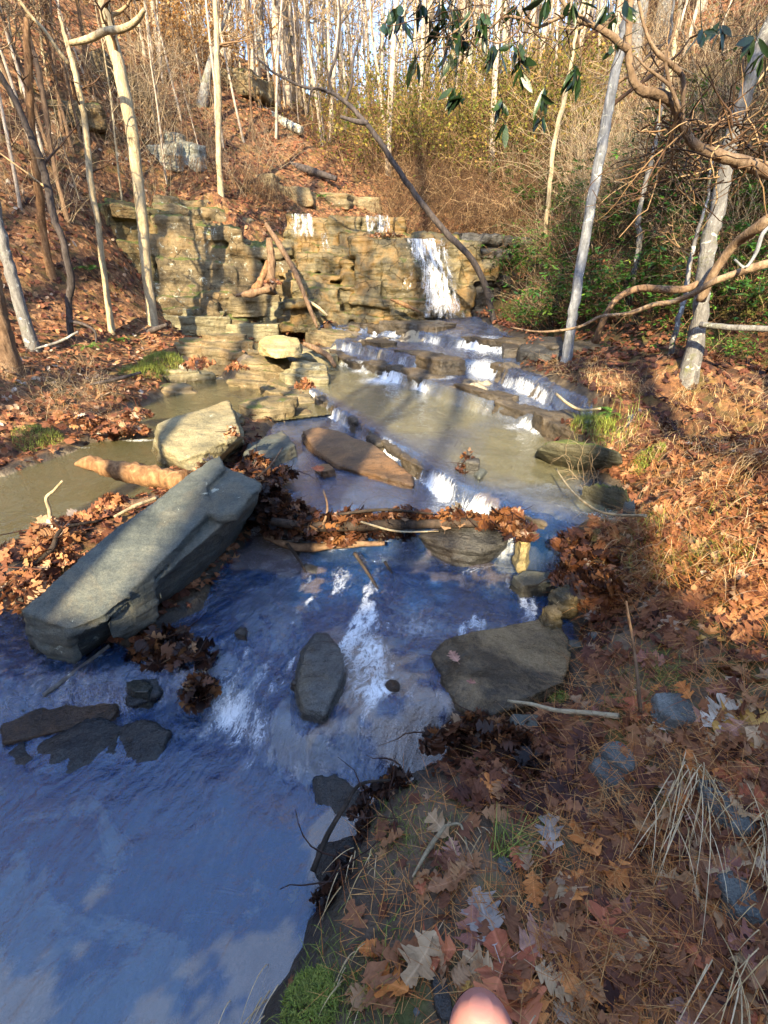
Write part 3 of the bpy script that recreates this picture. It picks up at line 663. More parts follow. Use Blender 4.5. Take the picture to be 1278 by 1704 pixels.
# rocks traced from the photo: top outline points (px,py,z), base = outline grown and dropped
def rock_px(name, label, top, zb, mat, voxel=.02, amp=.02, grow=1.06, f=5.0, layer=.012, lf=22, seed=0, extra=(), low=None, cat='boulder', sh=(0, 0)):
    T = [Vector(W(a, b, z=c)) for a, b, c in top]; c = sum(T, Vector()) / len(T)
    Bp = [Vector((c.x + (p.x - c.x) * grow + sh[0], c.y + (p.y - c.y) * grow + sh[1], zb)) for p in T] if low is None else [Vector(W(a, b, z=z)) for a, b, z in low]
    E = [Vector(W(a, b, z=z)) for a, b, z in extra]
    return rock_obj(name, label, cat, [[tuple(p) for p in T + Bp + E]], voxel, mat, amp, f, layer, lf, seed)
slab_low = [(321,975,.13),(235,1014,.08),(129,1108,.04),(51,1092,.06),(391,905,.12),(330,860,.15),(200,930,.1),(80,1020,.1),(424,850,.25)]
def WP(L): return [W(a, b, z=z) for a, b, z in L]
def plate(top, th, gr=1.0):
    T = WP(top); cx = sum(p[0] for p in T) / len(T); cy = sum(p[1] for p in T) / len(T)
    return T + [(cx + (p[0] - cx) * gr, cy + (p[1] - cy) * gr, p[2] - th) for p in T]
core_top = [(38,1026,.36),(100,962,.45),(176,897,.53),(250,840,.61),(316,795,.68),(347,774,.72),(430,806,.64),(424,828,.62),(391,862,.55),(300,935,.46),(200,1020,.37),(120,1062,.32)]
hs = [WP(core_top) + WP(slab_low),
      plate([(35,1020,.43),(100,958,.50),(176,893,.58),(250,836,.66),(288,812,.69),(345,850,.62),(300,905,.55),(274,930,.52),(225,975,.475),(176,1022,.43),(140,1030,.42),(112,1050,.40)], .05),
      plate([(250,836,.66),(313,789,.735),(330,778,.75),(340,800,.73),(352,842,.64),(336,862,.61),(300,905,.55)], .05),
      plate([(316,790,.73),(345,768,.77),(366,758,.785),(372,775,.76),(350,800,.725),(336,812,.71)], .06),
      plate([(345,850,.625),(355,815,.675),(374,775,.735),(432,803,.70),(426,818,.68),(391,853,.62),(362,862,.60)], .05),
      plate([(35,1020,.425),(60,1000,.44),(128,1046,.385),(112,1062,.36),(60,1050,.36)], .16, .92),
      plate([(332,800,.70),(362,800,.70),(370,835,.65),(335,842,.64)], .12),
      plate([(176,1028,.39),(235,985,.43),(262,965,.44),(255,1000,.34),(200,1035,.30)], .12)]
rock_obj('slab_boulder', 'long grey tilted slab boulder striped by sun, largest rock in the stream', 'boulder', hs, .011, M_slab, .016, 4.5, .014, 11, 31)
rock_px('boulder', 'pale tan block boulder behind the long grey slab', [(262,706,.66),(300,690,.72),(380,666,.78),(392,690,.72),(402,722,.62),(340,752,.56),(296,768,.50),(272,745,.56)], .28, M_tan, .016, .022, 1.02, f=4, layer=.02, lf=18, seed=32, low=[(255,752,.33),(262,772,.33),(330,800,.33),(405,745,.33),(400,700,.33),(280,715,.33)])
rock_px('boulder', 'small rounded rock against the left foot of the tan block', [(262,745,.46),(285,738,.46),(298,760,.44),(272,765,.42)], .28, M_tan, .014, .015, 1.1, seed=33)
rock_px('boulder', 'grey blue angular block with a lit top beside the brown flat rock', [(412,738,.44),(470,716,.46),(492,740,.44),(432,768,.42),(405,760,.42)], .2, M_slab, .014, .014, 1.04, seed=34)
rock_px('flat_rock', 'brown flat rock with an orange sunlit end lying in the shallow apron', [(502,716,.43),(530,710,.44),(560,716,.44),(620,738,.42),(686,790,.38),(688,806,.36),(668,802,.36),(560,772,.36),(520,745,.38)], .2, M_brown, .014, .012, 1.03, f=4, layer=.014, lf=30, seed=35, cat='rock')
rock_px('boulder', 'yellow topped boulder on the rock shelf left of the cascades', [(430,568,1.0),(442,560,1.04),(470,558,1.06),(492,561,1.03),(500,571,.98),(492,580,.94),(460,583,.93),(438,579,.95)], .8, M_yel, .016, .035, 1.0, seed=36, low=[(432,592,.82),(460,598,.82),(502,594,.82),(504,578,.82),(430,578,.82)])
rock_px('boulder', 'dark angular boulder wedged under the log dam', [(696,890,.27),(745,876,.31),(800,876,.32),(842,888,.30),(838,905,.26),(800,922,.20),(745,918,.20)], -.12, M_dark, .013, .02, .88, f=5, layer=.02, seed=37, low=[(765,958,.02),(800,952,.02),(840,925,.05),(720,935,.03),(700,905,.08)])
rock_px('boulder', 'small black rock in the water below the dark dam boulder', [(770,950,.10),(795,946,.1),(800,962,.08),(775,970,.06)], -.1, M_dark, .012, .012, 1.05, seed=38)
rock_px('flat_rock', 'wide flat wet rock with dead leaves at the right edge of the near stream', [(722,1085,.15),(745,1060,.16),(790,1048,.17),(860,1035,.16),(925,1020,.14),(955,1080,.15),(938,1135,.17),(885,1158,.17),(815,1188,.16),(768,1180,.13),(735,1140,.13)], -.1, rock_mat('wet flat rock', (.022, .017, .011), (.075, .054, .03), (.15, .11, .065), stain=(.30, .21, .11), stain_amt=.9, rough=.22), .014, .03, 1.02, f=4, layer=.012, lf=30, seed=39, cat='rock')
rock_px('boulder', 'leaf shaped grey rock splitting the rapid in midstream', [(525,1052,.14),(545,1056,.15),(572,1090,.18),(570,1130,.18),(540,1190,.17),(505,1180,.17),(492,1140,.18),(505,1090,.17)], -.12, rock_mat('midstream rock', (.05, .053, .055), (.13, .135, .13), (.23, .23, .20), stain=(.16, .12, .06), stain_amt=.5, wetline=.14, rough=.28), .010, .028, 1.0, f=5, layer=.01, seed=40, low=[(478,1200,-.08),(490,1245,-.08),(540,1235,-.08),(580,1140,-.08),(530,1050,-.05),(490,1090,-.08)])
for i, (a, b, r0, z, m, lab) in enumerate([(402,1050,14,.17,M_dark,'little black rock breaking the blue current left of the rapid'),(652,1137,13,.15,M_brown,'small brown wet rock in the current right of the leaf shaped rock'),(490,1135,9,.16,M_dark,'dark knob touching the left side of the leaf shaped rock'),
      (515,945,18,.12,M_dark,'dark half sunk stone below the rotten log'),(540,778,16,.38,M_brown,'reddish stone with a wet leaf in the apron'),(228,1140,26,.09,M_slab,'pale broken stone below the leaf pile by the slab'),(120,1110,24,.02,M_brown,'low brown stone under the near end of the slab'),(25,1170,20,.04,M_dark,'dark stone at the left edge of the near water'),
      (786,770,16,.56,M_dark,'pointed dark stone standing in the green pool'),(800,785,14,.50,M_slab,'grey stone leaning by the pointed dark stone'),(440,790,20,.42,M_slab,'small grey stone by the slab end among wet leaves'),(870,895,15,.40,M_yel,'orange yellow stone at the right end of the log dam')]):
    r2 = random.Random(100 + i); T = []
    for k in range(7):
        an = k / 7 * 6.283; q = r0 * r2.uniform(.7, 1.1); T.append((a + q * math.cos(an), b + q * .6 * math.sin(an), z * r2.uniform(.85, 1.05)))
    rock_px('stone', lab, T, z - .22, m, .010, .010, 1.15, seed=60 + i, cat='stone')
rock_px('boulder', 'grey green mossy boulder on the right edge of the green pool', [(893,748,.62),(915,736,.70),(945,730,.72),(985,738,.74),(1030,752,.72),(1035,770,.64),(980,775,.56),(930,768,.52)], .3, M_moss, .018, .025, 1.04, f=4, seed=41, low=[(890,765,.38),(940,790,.38),(1000,800,.38),(1045,790,.38),(1050,760,.38),(920,740,.4)])
rock_px('boulder', 'dark mossy boulder below the larger one at the pool edge on the right', [(968,806,.56),(1000,800,.62),(1050,808,.66),(1055,830,.6),(1010,838,.5),(975,826,.48)], .3, M_moss, .016, .022, 1.08, f=4, seed=42)
rock_px('boulder', 'dark grey boulder at the foot of the white trunk by the upper stream', [(862,575,1.0),(890,560,1.08),(935,560,1.12),(942,580,1.04),(900,590,.95),(865,588,.92)], .6, M_dark, .022, .03, 1.08, f=3, seed=43)
rock_px('boulder', 'square dark rock next to the cascade in front of the dark grey boulder', [(835,565,.98),(860,562,1.0),(864,578,.96),(838,580,.94)], .65, M_dark, .022, .02, 1.0, seed=44)
rock_px('boulder', 'small grey stone on the right bank below the mossy boulders', [(1040,832,.66),(1058,826,.70),(1062,842,.66),(1046,850,.62)], .5, M_peb, .012, .01, 1.05, seed=45)
rock_px('boulder', 'flat grey stone at the water edge beside the right leaf bank', [(850,955,.20),(880,945,.22),(925,950,.22),(925,968,.20),(870,975,.18)], .05, M_slab, .013, .012, 1.05, seed=46)
rock_px('boulder', 'upright pale stone at the right water edge', [(900,1008,.22),(925,1000,.27),(940,1022,.24),(915,1032,.2)], .1, M_tan, .012, .012, 1.05, seed=47)
rock_px('boulder', 'tilted pale brown stone above the upright pale stone', [(915,978,.26),(945,970,.31),(968,990,.28),(935,1002,.23)], .12, M_tan, .012, .012, 1.05, seed=48)
rock_px('flat_rock', 'brown flat bedrock slab just under water at the left below the stick', [(0,1175,.015),(60,1150,.03),(130,1120,.04),(190,1086,.05),(214,1140,.03),(190,1195,.02),(120,1212,.015),(0,1240,.01)], -.16, M_brown, .014, .02, 1.0, f=4, layer=.01, seed=49, cat='rock')
for i_, (pts_, lab_) in enumerate([([(62,1240,.0),(150,1190,.03),(200,1205,.035),(190,1260,.01),(120,1290,.0),(55,1300,-.01)], 'dark blue broken slab breaking the surface at the lower left'), ([(170,1215,.02),(240,1195,.035),(285,1215,.03),(262,1265,.015),(200,1280,.0)], 'dark angular slab in the current right of the broken slab'), ([(0,1255,.0),(40,1230,.02),(55,1260,.015),(20,1300,0)], 'low dark rock at the left edge of the near water'), ([(520,1290,.01),(570,1300,.02),(610,1330,.02),(580,1370,.01),(530,1340,0)], 'drowned dark blue slab beside the near bank'), ([(530,1405,.03),(590,1392,.04),(605,1430,.04),(560,1470,.02),(525,1450,.01)], 'flat blue black rock at the foot of the near bank'), ([(200,1120,.07),(255,1110,.09),(262,1150,.07),(215,1175,.05)], 'grey broken rock tucked under the leaf pile by the slab')]):
    rock_px('flat_rock', lab_, [(a_, b_, z_ - .012) for a_, b_, z_ in pts_], -.15, M_dk2, .013, .025, 1.0, f=5, layer=.012, seed=110 + i_, cat='rock')
# shelf left of the cascades: stacked flat slabs
r2 = random.Random(5)
SH = [(300,528,1.32,70,.5,'broad lit slab at the foot of the pale cliff'),(345,520,1.30,60,.4,'thin stepped slab under the pale cliff'),(400,500,1.62,52,.9,'rounded smooth grey boulder on the shelf below the roots'),(455,515,1.50,40,.7,'square tan block right of the smooth grey boulder'),
      (445,488,1.70,36,.5,'pale block at the base of the driftwood stump'),(500,520,1.35,36,.5,'brown block under the fallen grey branch'),(340,555,1.18,60,.35,'flat lit slab behind the brown puddle'),(375,588,.98,46,.75,'tall grey ended slab left of the brown puddle'),(315,580,1.0,30,.3,'dark thin slab leaning beside the moss tuft'),
      (300,628,.62,48,.3,'low tan slab at the back of the silty pool'),(455,622,.78,52,.4,'tan slab stepping down from the yellow boulder'),(425,640,.60,44,.35,'leaf strewn block over the silty pool'),(505,632,.72,40,.5,'dark cracked block at the stream side of the shelf'),(475,655,.55,46,.3,'flat wet slab at the right end of the silty pool'),
      (440,682,.42,44,.2,'low pale slab with ragged edge in shallow brown water'),(520,598,.86,34,.4,'tan stone right of the yellow boulder'),(550,560,1.0,34,.3,'dark flat stone beside the first small cascade'),(285,655,.42,34,.2,'thin dark slab at the water by the moss tuft'),(405,540,1.22,60,.25,'long thin slab edge above the brown puddle'),
      (540,610,.72,30,.25,'long dark slab dipping toward the cascades'),(500,672,.45,30,.25,'dark block at the top of the long ledge'),(380,700,.42,22,.15,'small flat stone with a leaf clump behind the slab'),(485,700,.40,26,.12,'thin grey plate in the apron')]
for i, (a, b, zt, w, hh, lab) in enumerate(SH):
    c = G(a, b + 6); Yc = c.y; rot = r2.uniform(-.75, -.25); cs, sn = math.cos(rot), math.sin(rot); hs = []
    for lay in range(2 if hh < .5 else 3):
        T = []; n = r2.choice([5, 6, 7]); wl = w * (1.25 - .16 * lay); ox = r2.uniform(-.1, .1) * lay; oy = r2.uniform(0, .12) * lay
        for k in range(n):
            an = (k + r2.uniform(-.28, .28)) / n * 6.283; x = wl / FPX * Yc * math.cos(an) * r2.uniform(.85, 1.1); y = wl / FPX * Yc * .75 * math.sin(an) * r2.uniform(.8, 1.15)
            T.append((c.x + x * cs - y * sn + ox, c.y + x * sn + y * cs + .12 + oy))
        hl = hh * .42 / (2 if hh < .5 else 3); zb = c.z + hl * lay; tl = (r2.uniform(-.03, .10), r2.uniform(-.05, .05))
        zt_ = lambda p, add: zb + add - (p[0] - c.x) * tl[0] + (p[1] - c.y) * tl[1]
        hs.append([(p[0], p[1], zt_(p, hl + .05)) for p in T] + [(p[0], p[1], zt_(p, -.28 if lay == 0 else -.02)) for p in T])
    rock_obj('shelf_slab', lab, 'rock slab', hs, .018, M_shelf if i % 3 else M_tan, .035, 3.2, .02, 9, 80 + i, group='slabs of the rock shelf')

# falling water
def fall_mat():
    t = NT('falling water'); p = t.pos()
    q = mapping(t, p, (9, 4, 1.5)); n = t.noise(q, 1.25, 7, .72, 1.1); n2 = t.noise(p, 40, 3, .6)
    d = t.n('BsdfDiffuse'); d.inputs['Color'].default_value = (.86, .88, .9, 1)
    tl = t.n('BsdfTranslucent'); tl.inputs['Color'].default_value = (.8, .84, .88, 1)
    m = t.n('MixShader'); m.inputs[0].default_value = .3; t.link(d.outputs[0], m.inputs[1]); t.link(tl.outputs[0], m.inputs[2])
    gl = t.n('BsdfGlossy', Roughness=.15); m0 = t.n('MixShader'); m0.inputs[0].default_value = .12; t.link(m.outputs[0], m0.inputs[1]); t.link(gl.outputs[0], m0.inputs[2])
    tr = t.n('BsdfTransparent'); a = t.attr('den')
    k = t.math('ADD', t.math('MULTIPLY', n, .75), t.math('MULTIPLY', n2, .25))
    f = t.ramp(t.math('ADD', k, t.math('MULTIPLY_ADD', a, .5, -.5)), [(.36, 0.0), (.50, .55), (.62, .95)])
    m2 = t.n('MixShader'); t.link(f, m2.inputs[0]); t.link(tr.outputs[0], m2.inputs[1]); t.link(m0.outputs[0], m2.inputs[2])
    t.link(m2.outputs[0], t.out.inputs[0]); t.link(t.n('Bump', Strength=.6, Distance=.02, Height=n).outputs[0], d.inputs['Normal']); return t.m
M_fall = fall_mat()
def fall(label, rows, Ys, den, seed, sheets=2):
    """rows: (px_left, px_right, py) from lip to foot; Ys distance per row"""
    V = []; F = []; A = []; nu, nv = 28, 48; base = 0
    for s in range(sheets):
        rr_ = np.array(rows, float); v = np.linspace(0, len(rows) - 1, nv); l = np.interp(v, range(len(rows)), rr_[:, 0]); r = np.interp(v, range(len(rows)), rr_[:, 1]); py = np.interp(v, range(len(rows)), rr_[:, 2]); Y = np.interp(v, range(len(rows)), Ys)
        for j in range(nv):
            for i in range(nu):
                u = i / (nu - 1); px = l[j] + (r[j] - l[j]) * u
                yy = Y[j] - .05 - .10 * s * sstep(j / nv) - .05 * math.sin(math.pi * u) + .05 * float(_h(np.array([i // 2]), np.array([s]), np.array([0]), seed)[0])
                colr = float(_h(np.array([i]), np.array([s + 5]), np.array([1]), seed)[0]); px += 2.5 * (float(_h(np.array([j // 3]), np.array([i]), np.array([s]), seed)[0]) - .5)
                V.append(W(px, py[j] + 7 * (colr - .5) * ((j == nv - 1) or (j > nv * .8)), Y=yy)); fe = (.75 + .4 * colr) * (1 - .55 * max(0, j / nv - .75) * 4 * colr); e = fe * min(1, 5.5 * u * (1 - u) + .05); A.append(den * e * (1 - .2 * s))
        F.append(grid_faces(nv, nu) + base); base += nu * nv
    V = np.array(V); V += .02 * np.stack([fbm(V[:, 0] * 9, V[:, 2] * 3, o=3, seed=seed + k) for k in range(3)], -1)
    c = np.array([V[:, 0].mean(), V[:, 1].mean(), V[:, 2].min()])
    o = mesh_np('waterfall', V - c, np.concatenate(F), M_fall, True, {'den': A}); o.location = c
    return tag(o, label, 'waterfall')
fall('tall white waterfall pouring over the right end of the ledge', [(664,752,397),(676,758,425),(690,768,460),(694,778,500),(686,796,530)], [11.95,11.85,11.75,11.65,11.45], 1.0, 1, 3)
fall('thin see-through veil of water left of the tall waterfall', [(668,712,398),(668,712,430),(660,712,470),(655,712,500)], [11.95,11.9,11.85,11.75], .62, 2, 1)
fall('short white spill on the upper left of the cliff top', [(474,530,356),(470,534,378),(474,540,396)], [13.2,13.1,13.0], .8, 3, 2)
fall('short white spill in the upper middle of the cliff top', [(598,656,358),(600,660,374),(604,664,392)], [13.2,13.1,13.0], .85, 4, 2)
fall('narrow trickle in the dark crack below the upper left spill', [(531,545,388),(532,552,404),(535,562,420)], [12.55,12.5,12.45], .8, 5, 1)
fall('wide faint spray running down the steps below the upper left spill', [(478,530,398),(470,535,425),(480,540,455)], [12.75,12.6,12.45], .5, 7, 1)
fall('faint trickle down the middle of the cliff to the ledge', [(560,575,398),(575,592,430),(582,598,470),(584,602,505)], [12.4,12.35,11.9,11.8], .5, 6, 1)
# ================================================================ WOOD AND LEAVES: materials
def bark_mat(name, a, b, c, scale=1.0, moss=0.0, spots=0.0):
    t = NT(name); p = t.n('TexCoord').outputs['Object']
    n1 = t.noise(mapping(t, p, (9 * scale, 9 * scale, 2.2 * scale)), 2.2, 7, .65, .6); n2 = t.noise(p, 26 * scale, 5, .7); n0 = t.noise(p, 1.3, 4, .6)
    col = t.ramp(t.math('ADD', t.math('MULTIPLY', n1, .55), t.math('ADD', t.math('MULTIPLY', n2, .25), t.math('MULTIPLY', n0, .2))), [(.36, a), (.5, b), (.64, c)])
    if moss: col = t.mix(t.ramp(t.noise(p, 2.1, 6, .7), [(.62 - moss * .2, 0.0), (.72 - moss * .2, .8)]), col, (.12, .13, .03))
    if spots: col = t.mix(t.ramp(t.noise(p, 9, 5, .7, 1.0), [(.60 - spots * .1, 0.0), (.66 - spots * .1, .9)]), col, (.5, .52, .48))
    h = t.math('ADD', t.math('MULTIPLY', n1, .7), t.math('MULTIPLY', n2, .3))
    return t.finish(col, .85, t.bump(h, .95, .03), .25)
B_pale = bark_mat('pale bark', (.17, .13, .075), (.36, .29, .18), (.52, .44, .29))
B_grey = bark_mat('grey bark', (.07, .065, .062), (.15, .145, .14), (.25, .245, .235), moss=.2, spots=.1)
B_white = bark_mat('white bark', (.09, .095, .105), (.20, .21, .23), (.34, .355, .38), spots=.1)
B_dark = bark_mat('dark bark', (.02, .017, .016), (.055, .045, .042), (.11, .09, .085))
B_brown = bark_mat('brown bark', (.06, .035, .02), (.16, .10, .06), (.27, .18, .11))
B_orange = bark_mat('orange rotten bark', (.05, .025, .012), (.19, .10, .045), (.36, .22, .11))
B_red = bark_mat('laurel bark', (.07, .045, .03), (.20, .135, .085), (.36, .27, .18))
B_far = bark_mat('pale far bark', (.16, .13, .10), (.36, .30, .24), (.54, .48, .41))  # pale bark for the distant trees
B_wet = bark_mat('wet log', (.012, .01, .008), (.035, .026, .02), (.08, .055, .04))
def twig_mat(name, stops, rough=.8):
    t = NT(name); r = t.attr('rnd'); c = t.ramp(r, stops); n = t.noise(t.pos(), 30, 3, .6)
    return t.finish(t.mix(t.ramp(n, [(.3, .45), (.6, 0.0)]), c, (.03, .02, .012)), rough, None, .25)
def leaf_mat(name, stops, rough=.7, trans=.25, spec=.3, dark=.5):
    t = NT(name); r = t.attr('rnd'); c = t.ramp(r, stops, 'LINEAR'); p = t.pos()
    n = t.noise(p, 45, 4, .65); c = t.mix(t.ramp(n, [(.35, dark), (.6, 0.0)]), c, t.mix(1.0, c, (.35, .3, .28), 'MULTIPLY'))
    b = t.n('BsdfPrincipled', Roughness=rough); b.inputs['Specular IOR Level'].default_value = spec; t.link(c, b.inputs['Base Color'])
    t.link(t.bump(t.noise(p, 90, 3, .6), .5, .003), b.inputs['Normal'])
    tl = t.n('BsdfTranslucent'); t.link(c, tl.inputs[0]); m = t.n('MixShader'); m.inputs[0].default_value = trans
    t.link(b.outputs[0], m.inputs[1]); t.link(tl.outputs[0], m.inputs[2]); t.link(m.outputs[0], t.out.inputs[0]); return t.m
L_litter = leaf_mat('dead leaves', [(0, (.05, .022, .018)), (.2, (.14, .05, .03)), (.42, (.24, .10, .05)), (.6, (.36, .155, .07)), (.75, (.44, .24, .11)), (.88, (.44, .31, .21)), (1, (.52, .44, .36))])
L_wetleaf = leaf_mat('wet dead leaves', [(0, (.015, .008, .007)), (.35, (.05, .022, .014)), (.65, (.14, .055, .025)), (.85, (.28, .13, .05)), (1, (.38, .24, .14))], rough=.35)
L_green = leaf_mat('laurel leaves', [(0, (.02, .06, .012)), (.5, (.06, .17, .025)), (.85, (.14, .32, .04)), (1, (.30, .45, .06))], rough=.35, trans=.3, spec=.5)
L_dkgreen = leaf_mat('shade painted laurel leaves', [(0, (.006, .016, .006)), (.6, (.016, .04, .012)), (1, (.04, .08, .02))], rough=.35, trans=.2, spec=.5)  # laurel green again, much darker, with shade put into the colour
L_yelgreen = leaf_mat('yellow green leaves', [(0, (.05, .075, .008)), (.5, (.15, .16, .02)), (.8, (.28, .24, .04)), (1, (.38, .22, .05))], trans=.35)
L_yellow = leaf_mat('orange beech leaves', [(0, (.30, .14, .04)), (.5, (.5, .27, .08)), (1, (.62, .42, .2))], trans=.4)
L_fern = leaf_mat('fern fronds', [(0, (.03, .10, .02)), (.6, (.08, .25, .03)), (1, (.2, .42, .06))], trans=.3)
T_brown = twig_mat('brown twigs', [(0, (.025, .014, .009)), (.4, (.09, .048, .026)), (.75, (.22, .13, .065)), (1, (.44, .31, .17))])
T_pale = twig_mat('pale twigs', [(0, (.13, .085, .05)), (.5, (.32, .23, .14)), (1, (.52, .42, .28))])
T_grass = twig_mat('dry grass', [(0, (.22, .12, .04)), (.5, (.50, .33, .14)), (1, (.70, .54, .33))], .6)
T_needle = twig_mat('pine needles', [(0, (.24, .07, .02)), (.5, (.52, .19, .045)), (1, (.62, .34, .12))], .5)
T_ggrass = twig_mat('green grass', [(0, (.05, .07, .01)), (.5, (.14, .19, .025)), (1, (.34, .36, .07))], .5)

# ================================================================ instancing of small shapes in one mesh
def leaf_tpl(kind='plain'):
    if kind == 'plain':
        v = np.array([(0, 0, -.02), (0, -.5, .05), (-.26, -.2, .06), (-.28, .15, .09), (0, .5, .10), (.28, .15, .07), (.24, -.2, .10)], float)
        f = np.array([(0, 1, 2), (0, 2, 3), (0, 3, 4), (0, 4, 5), (0, 5, 6), (0, 6, 1)]); return v, f
    if kind == 'lobed':
        n = 9; v = [(0, 0, -.02)]
        for k in range(14):
            a = k / 14 * 2 * math.pi; r = (.5 if k % 2 == 0 else .24); v.append((math.sin(a) * r * .72, -math.cos(a) * r, .05 + .1 * (r > .4) * (k % 4 == 0)))
        f = np.array([(0, 1 + k, 1 + (k + 1) % 14) for k in range(14)]); return np.array(v), f
    if kind == 'laurel':
        v = np.array([(0, 0, 0), (-.11, .22, .04), (0, .25, 0), (.11, .22, .04), (-.16, .55, .05), (0, .55, 0), (.16, .55, .05), (-.08, .85, .0), (0, .85, -.04), (.08, .85, .0), (0, 1.0, -.1)], float)
        f = np.array([(0, 2, 1), (0, 3, 2), (1, 2, 5), (1, 5, 4), (2, 3, 6), (2, 6, 5), (4, 5, 8), (4, 8, 7), (5, 6, 9), (5, 9, 8), (7, 8, 10), (8, 9, 10)]); return v, f
def euler_mats(ax, ay, az):
    cx, sx, cy, sy, cz, sz = np.cos(ax), np.sin(ax), np.cos(ay), np.sin(ay), np.cos(az), np.sin(az)
    z = 0 * cx; o = z + 1
    Rx = np.stack([o, z, z, z, cx, -sx, z, sx, cx], -1).reshape(-1, 3, 3); Ry = np.stack([cy, z, sy, z, o, z, -sy, z, cy], -1).reshape(-1, 3, 3)
    Rz = np.stack([cz, -sz, z, sz, cz, z, z, z, o], -1).reshape(-1, 3, 3)
    return Rz @ Ry @ Rx
def scatter(mb, tpl, P, size, tilt=.5, rnd=None, rot=None, flex=(.7, 1.3), align=None):
    v, f = tpl; n = len(P); size = np.broadcast_to(size, (n,)); g = RNG
    M = rot if rot is not None else euler_mats(g.normal(0, tilt, n), g.normal(0, tilt, n), g.uniform(0, 6.283, n))
    if align is not None: M = align @ M
    s = np.stack([size * g.uniform(*flex, n), size * g.uniform(.85, 1.15, n), size * g.uniform(-1.2, 1.6, n)], -1)
    V = np.einsum('nij,nkj->nki', M, v[None] * s[:, None]) + P[:, None]
    F = (f[None] + (np.arange(n) * len(v))[:, None, None]).reshape(-1, f.shape[1])
    r = g.random(n) if rnd is None else rnd
    mb.add(V.reshape(-1, 3), F, np.repeat(r, len(v)))
def slope_frames(P):
    e = .06; hx = (H(P[:, 0] + e, P[:, 1]) - H(P[:, 0] - e, P[:, 1])) / (2 * e); hy = (H(P[:, 0], P[:, 1] + e) - H(P[:, 0], P[:, 1] - e)) / (2 * e)
    n = np.stack([-hx, -hy, 1 + 0 * hx], -1); n /= np.linalg.norm(n, axis=1, keepdims=True)
    a = np.cross(np.array([0, 1.0, 0]), n); a /= np.linalg.norm(a, axis=1, keepdims=True); b = np.cross(n, a)
    return np.stack([a, b, n], -1)
def on_land(x, y, m=.03): return np.minimum(poly_sd(x, y, MAIN), poly_sd(x, y, LEFT)) > m

# ---- leaf litter over the hills and banks (nobody could count it)
N = 105000
ang = RNG.uniform(R(-52), R(52), N); rad = .7 + 27 * RNG.random(N) ** 1.15
px_ = rad * np.sin(ang); py_ = rad * np.cos(ang) - .3
ok = on_land(px_, py_, .0) & (poly_sd(px_, py_, SHELF) > 0)
shelf_ = np.hypot((px_ + 2.3) / 1.3, (py_ - 9.2) / 1.7) < 1.0
ok &= ~(shelf_ & (RNG.random(N) > .12))
muddy = np.hypot(px_ - .55, (py_ - 1.1) * .8) < 1.9
ok &= ~(muddy & (RNG.random(N) > .03 + .2 * (px_ > 1.2)))
ok &= RNG.random(N) < np.clip(.62 + .9 * fbm(px_ * 1.2, py_ * 1.2, o=3, seed=71), .12, 1)
px_, py_ = px_[ok], py_[ok]; P = np.stack([px_, py_, H(px_, py_)], -1); P[:, 2] += RNG.uniform(.003, .03, len(P)) * np.clip(np.hypot(px_, py_) / 4, .3, 2)
al = slope_frames(P)
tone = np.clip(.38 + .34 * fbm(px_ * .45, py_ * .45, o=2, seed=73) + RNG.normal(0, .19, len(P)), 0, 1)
tone = np.where((px_ > 1.8) & (py_ > 4.8), tone * .72, tone)  # shade of the right slope put into its leaf tones
tone = np.where((px_ < -4) & (py_ < 15), np.clip(tone * .75 + (RNG.random(len(P)) > .75) * .5, 0, 1), tone)
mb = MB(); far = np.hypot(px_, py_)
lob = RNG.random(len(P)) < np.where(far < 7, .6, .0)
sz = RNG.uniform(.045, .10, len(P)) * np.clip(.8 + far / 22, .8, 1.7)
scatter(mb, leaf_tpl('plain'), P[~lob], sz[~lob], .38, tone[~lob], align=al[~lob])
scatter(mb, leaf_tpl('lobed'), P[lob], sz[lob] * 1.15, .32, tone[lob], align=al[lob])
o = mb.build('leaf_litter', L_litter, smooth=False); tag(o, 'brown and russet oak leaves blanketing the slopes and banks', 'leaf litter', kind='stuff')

# ---- pine needles, dry grass, green blades
def blades(P, length, width, curve, rndv, lean=None, segs=4, up=1.0):
    n = len(P); g = RNG; az = g.uniform(0, 6.283, n); el = np.clip(g.normal(up, .25, n), .02, 1.5)
    L_ = length * g.uniform(.6, 1.25, n); d = np.stack([np.cos(az), np.sin(az), 0 * az], -1)
    if lean is not None: d = d * (.6 if np.hypot(*lean[:2]) < .8 else .33) + np.asarray(lean)
    side = np.stack([-d[:, 1], d[:, 0], 0 * az], -1); side /= (np.linalg.norm(side, axis=1, keepdims=True) + 1e-6)
    pts = []; cur = P.copy(); e = el.copy()
    for k in range(segs + 1):
        w = width * (1 - .8 * k / segs); pts.append(cur - side * w * .5); pts.append(cur + side * w * .5)
        step = L_ / segs; cur = cur + np.stack([d[:, 0] * np.cos(e) * step, d[:, 1] * np.cos(e) * step, np.sin(e) * step], -1); e = e - curve / segs * g.uniform(.5, 1.4, n)
    V = np.stack(pts, 1); m = V.shape[1]; f = np.array([(2 * k, 2 * k + 1, 2 * k + 3, 2 * k + 2) for k in range(segs)])
    F = (f[None] + (np.arange(n) * m)[:, None, None]).reshape(-1, 4); return V.reshape(-1, 3), F, np.repeat(rndv, m)
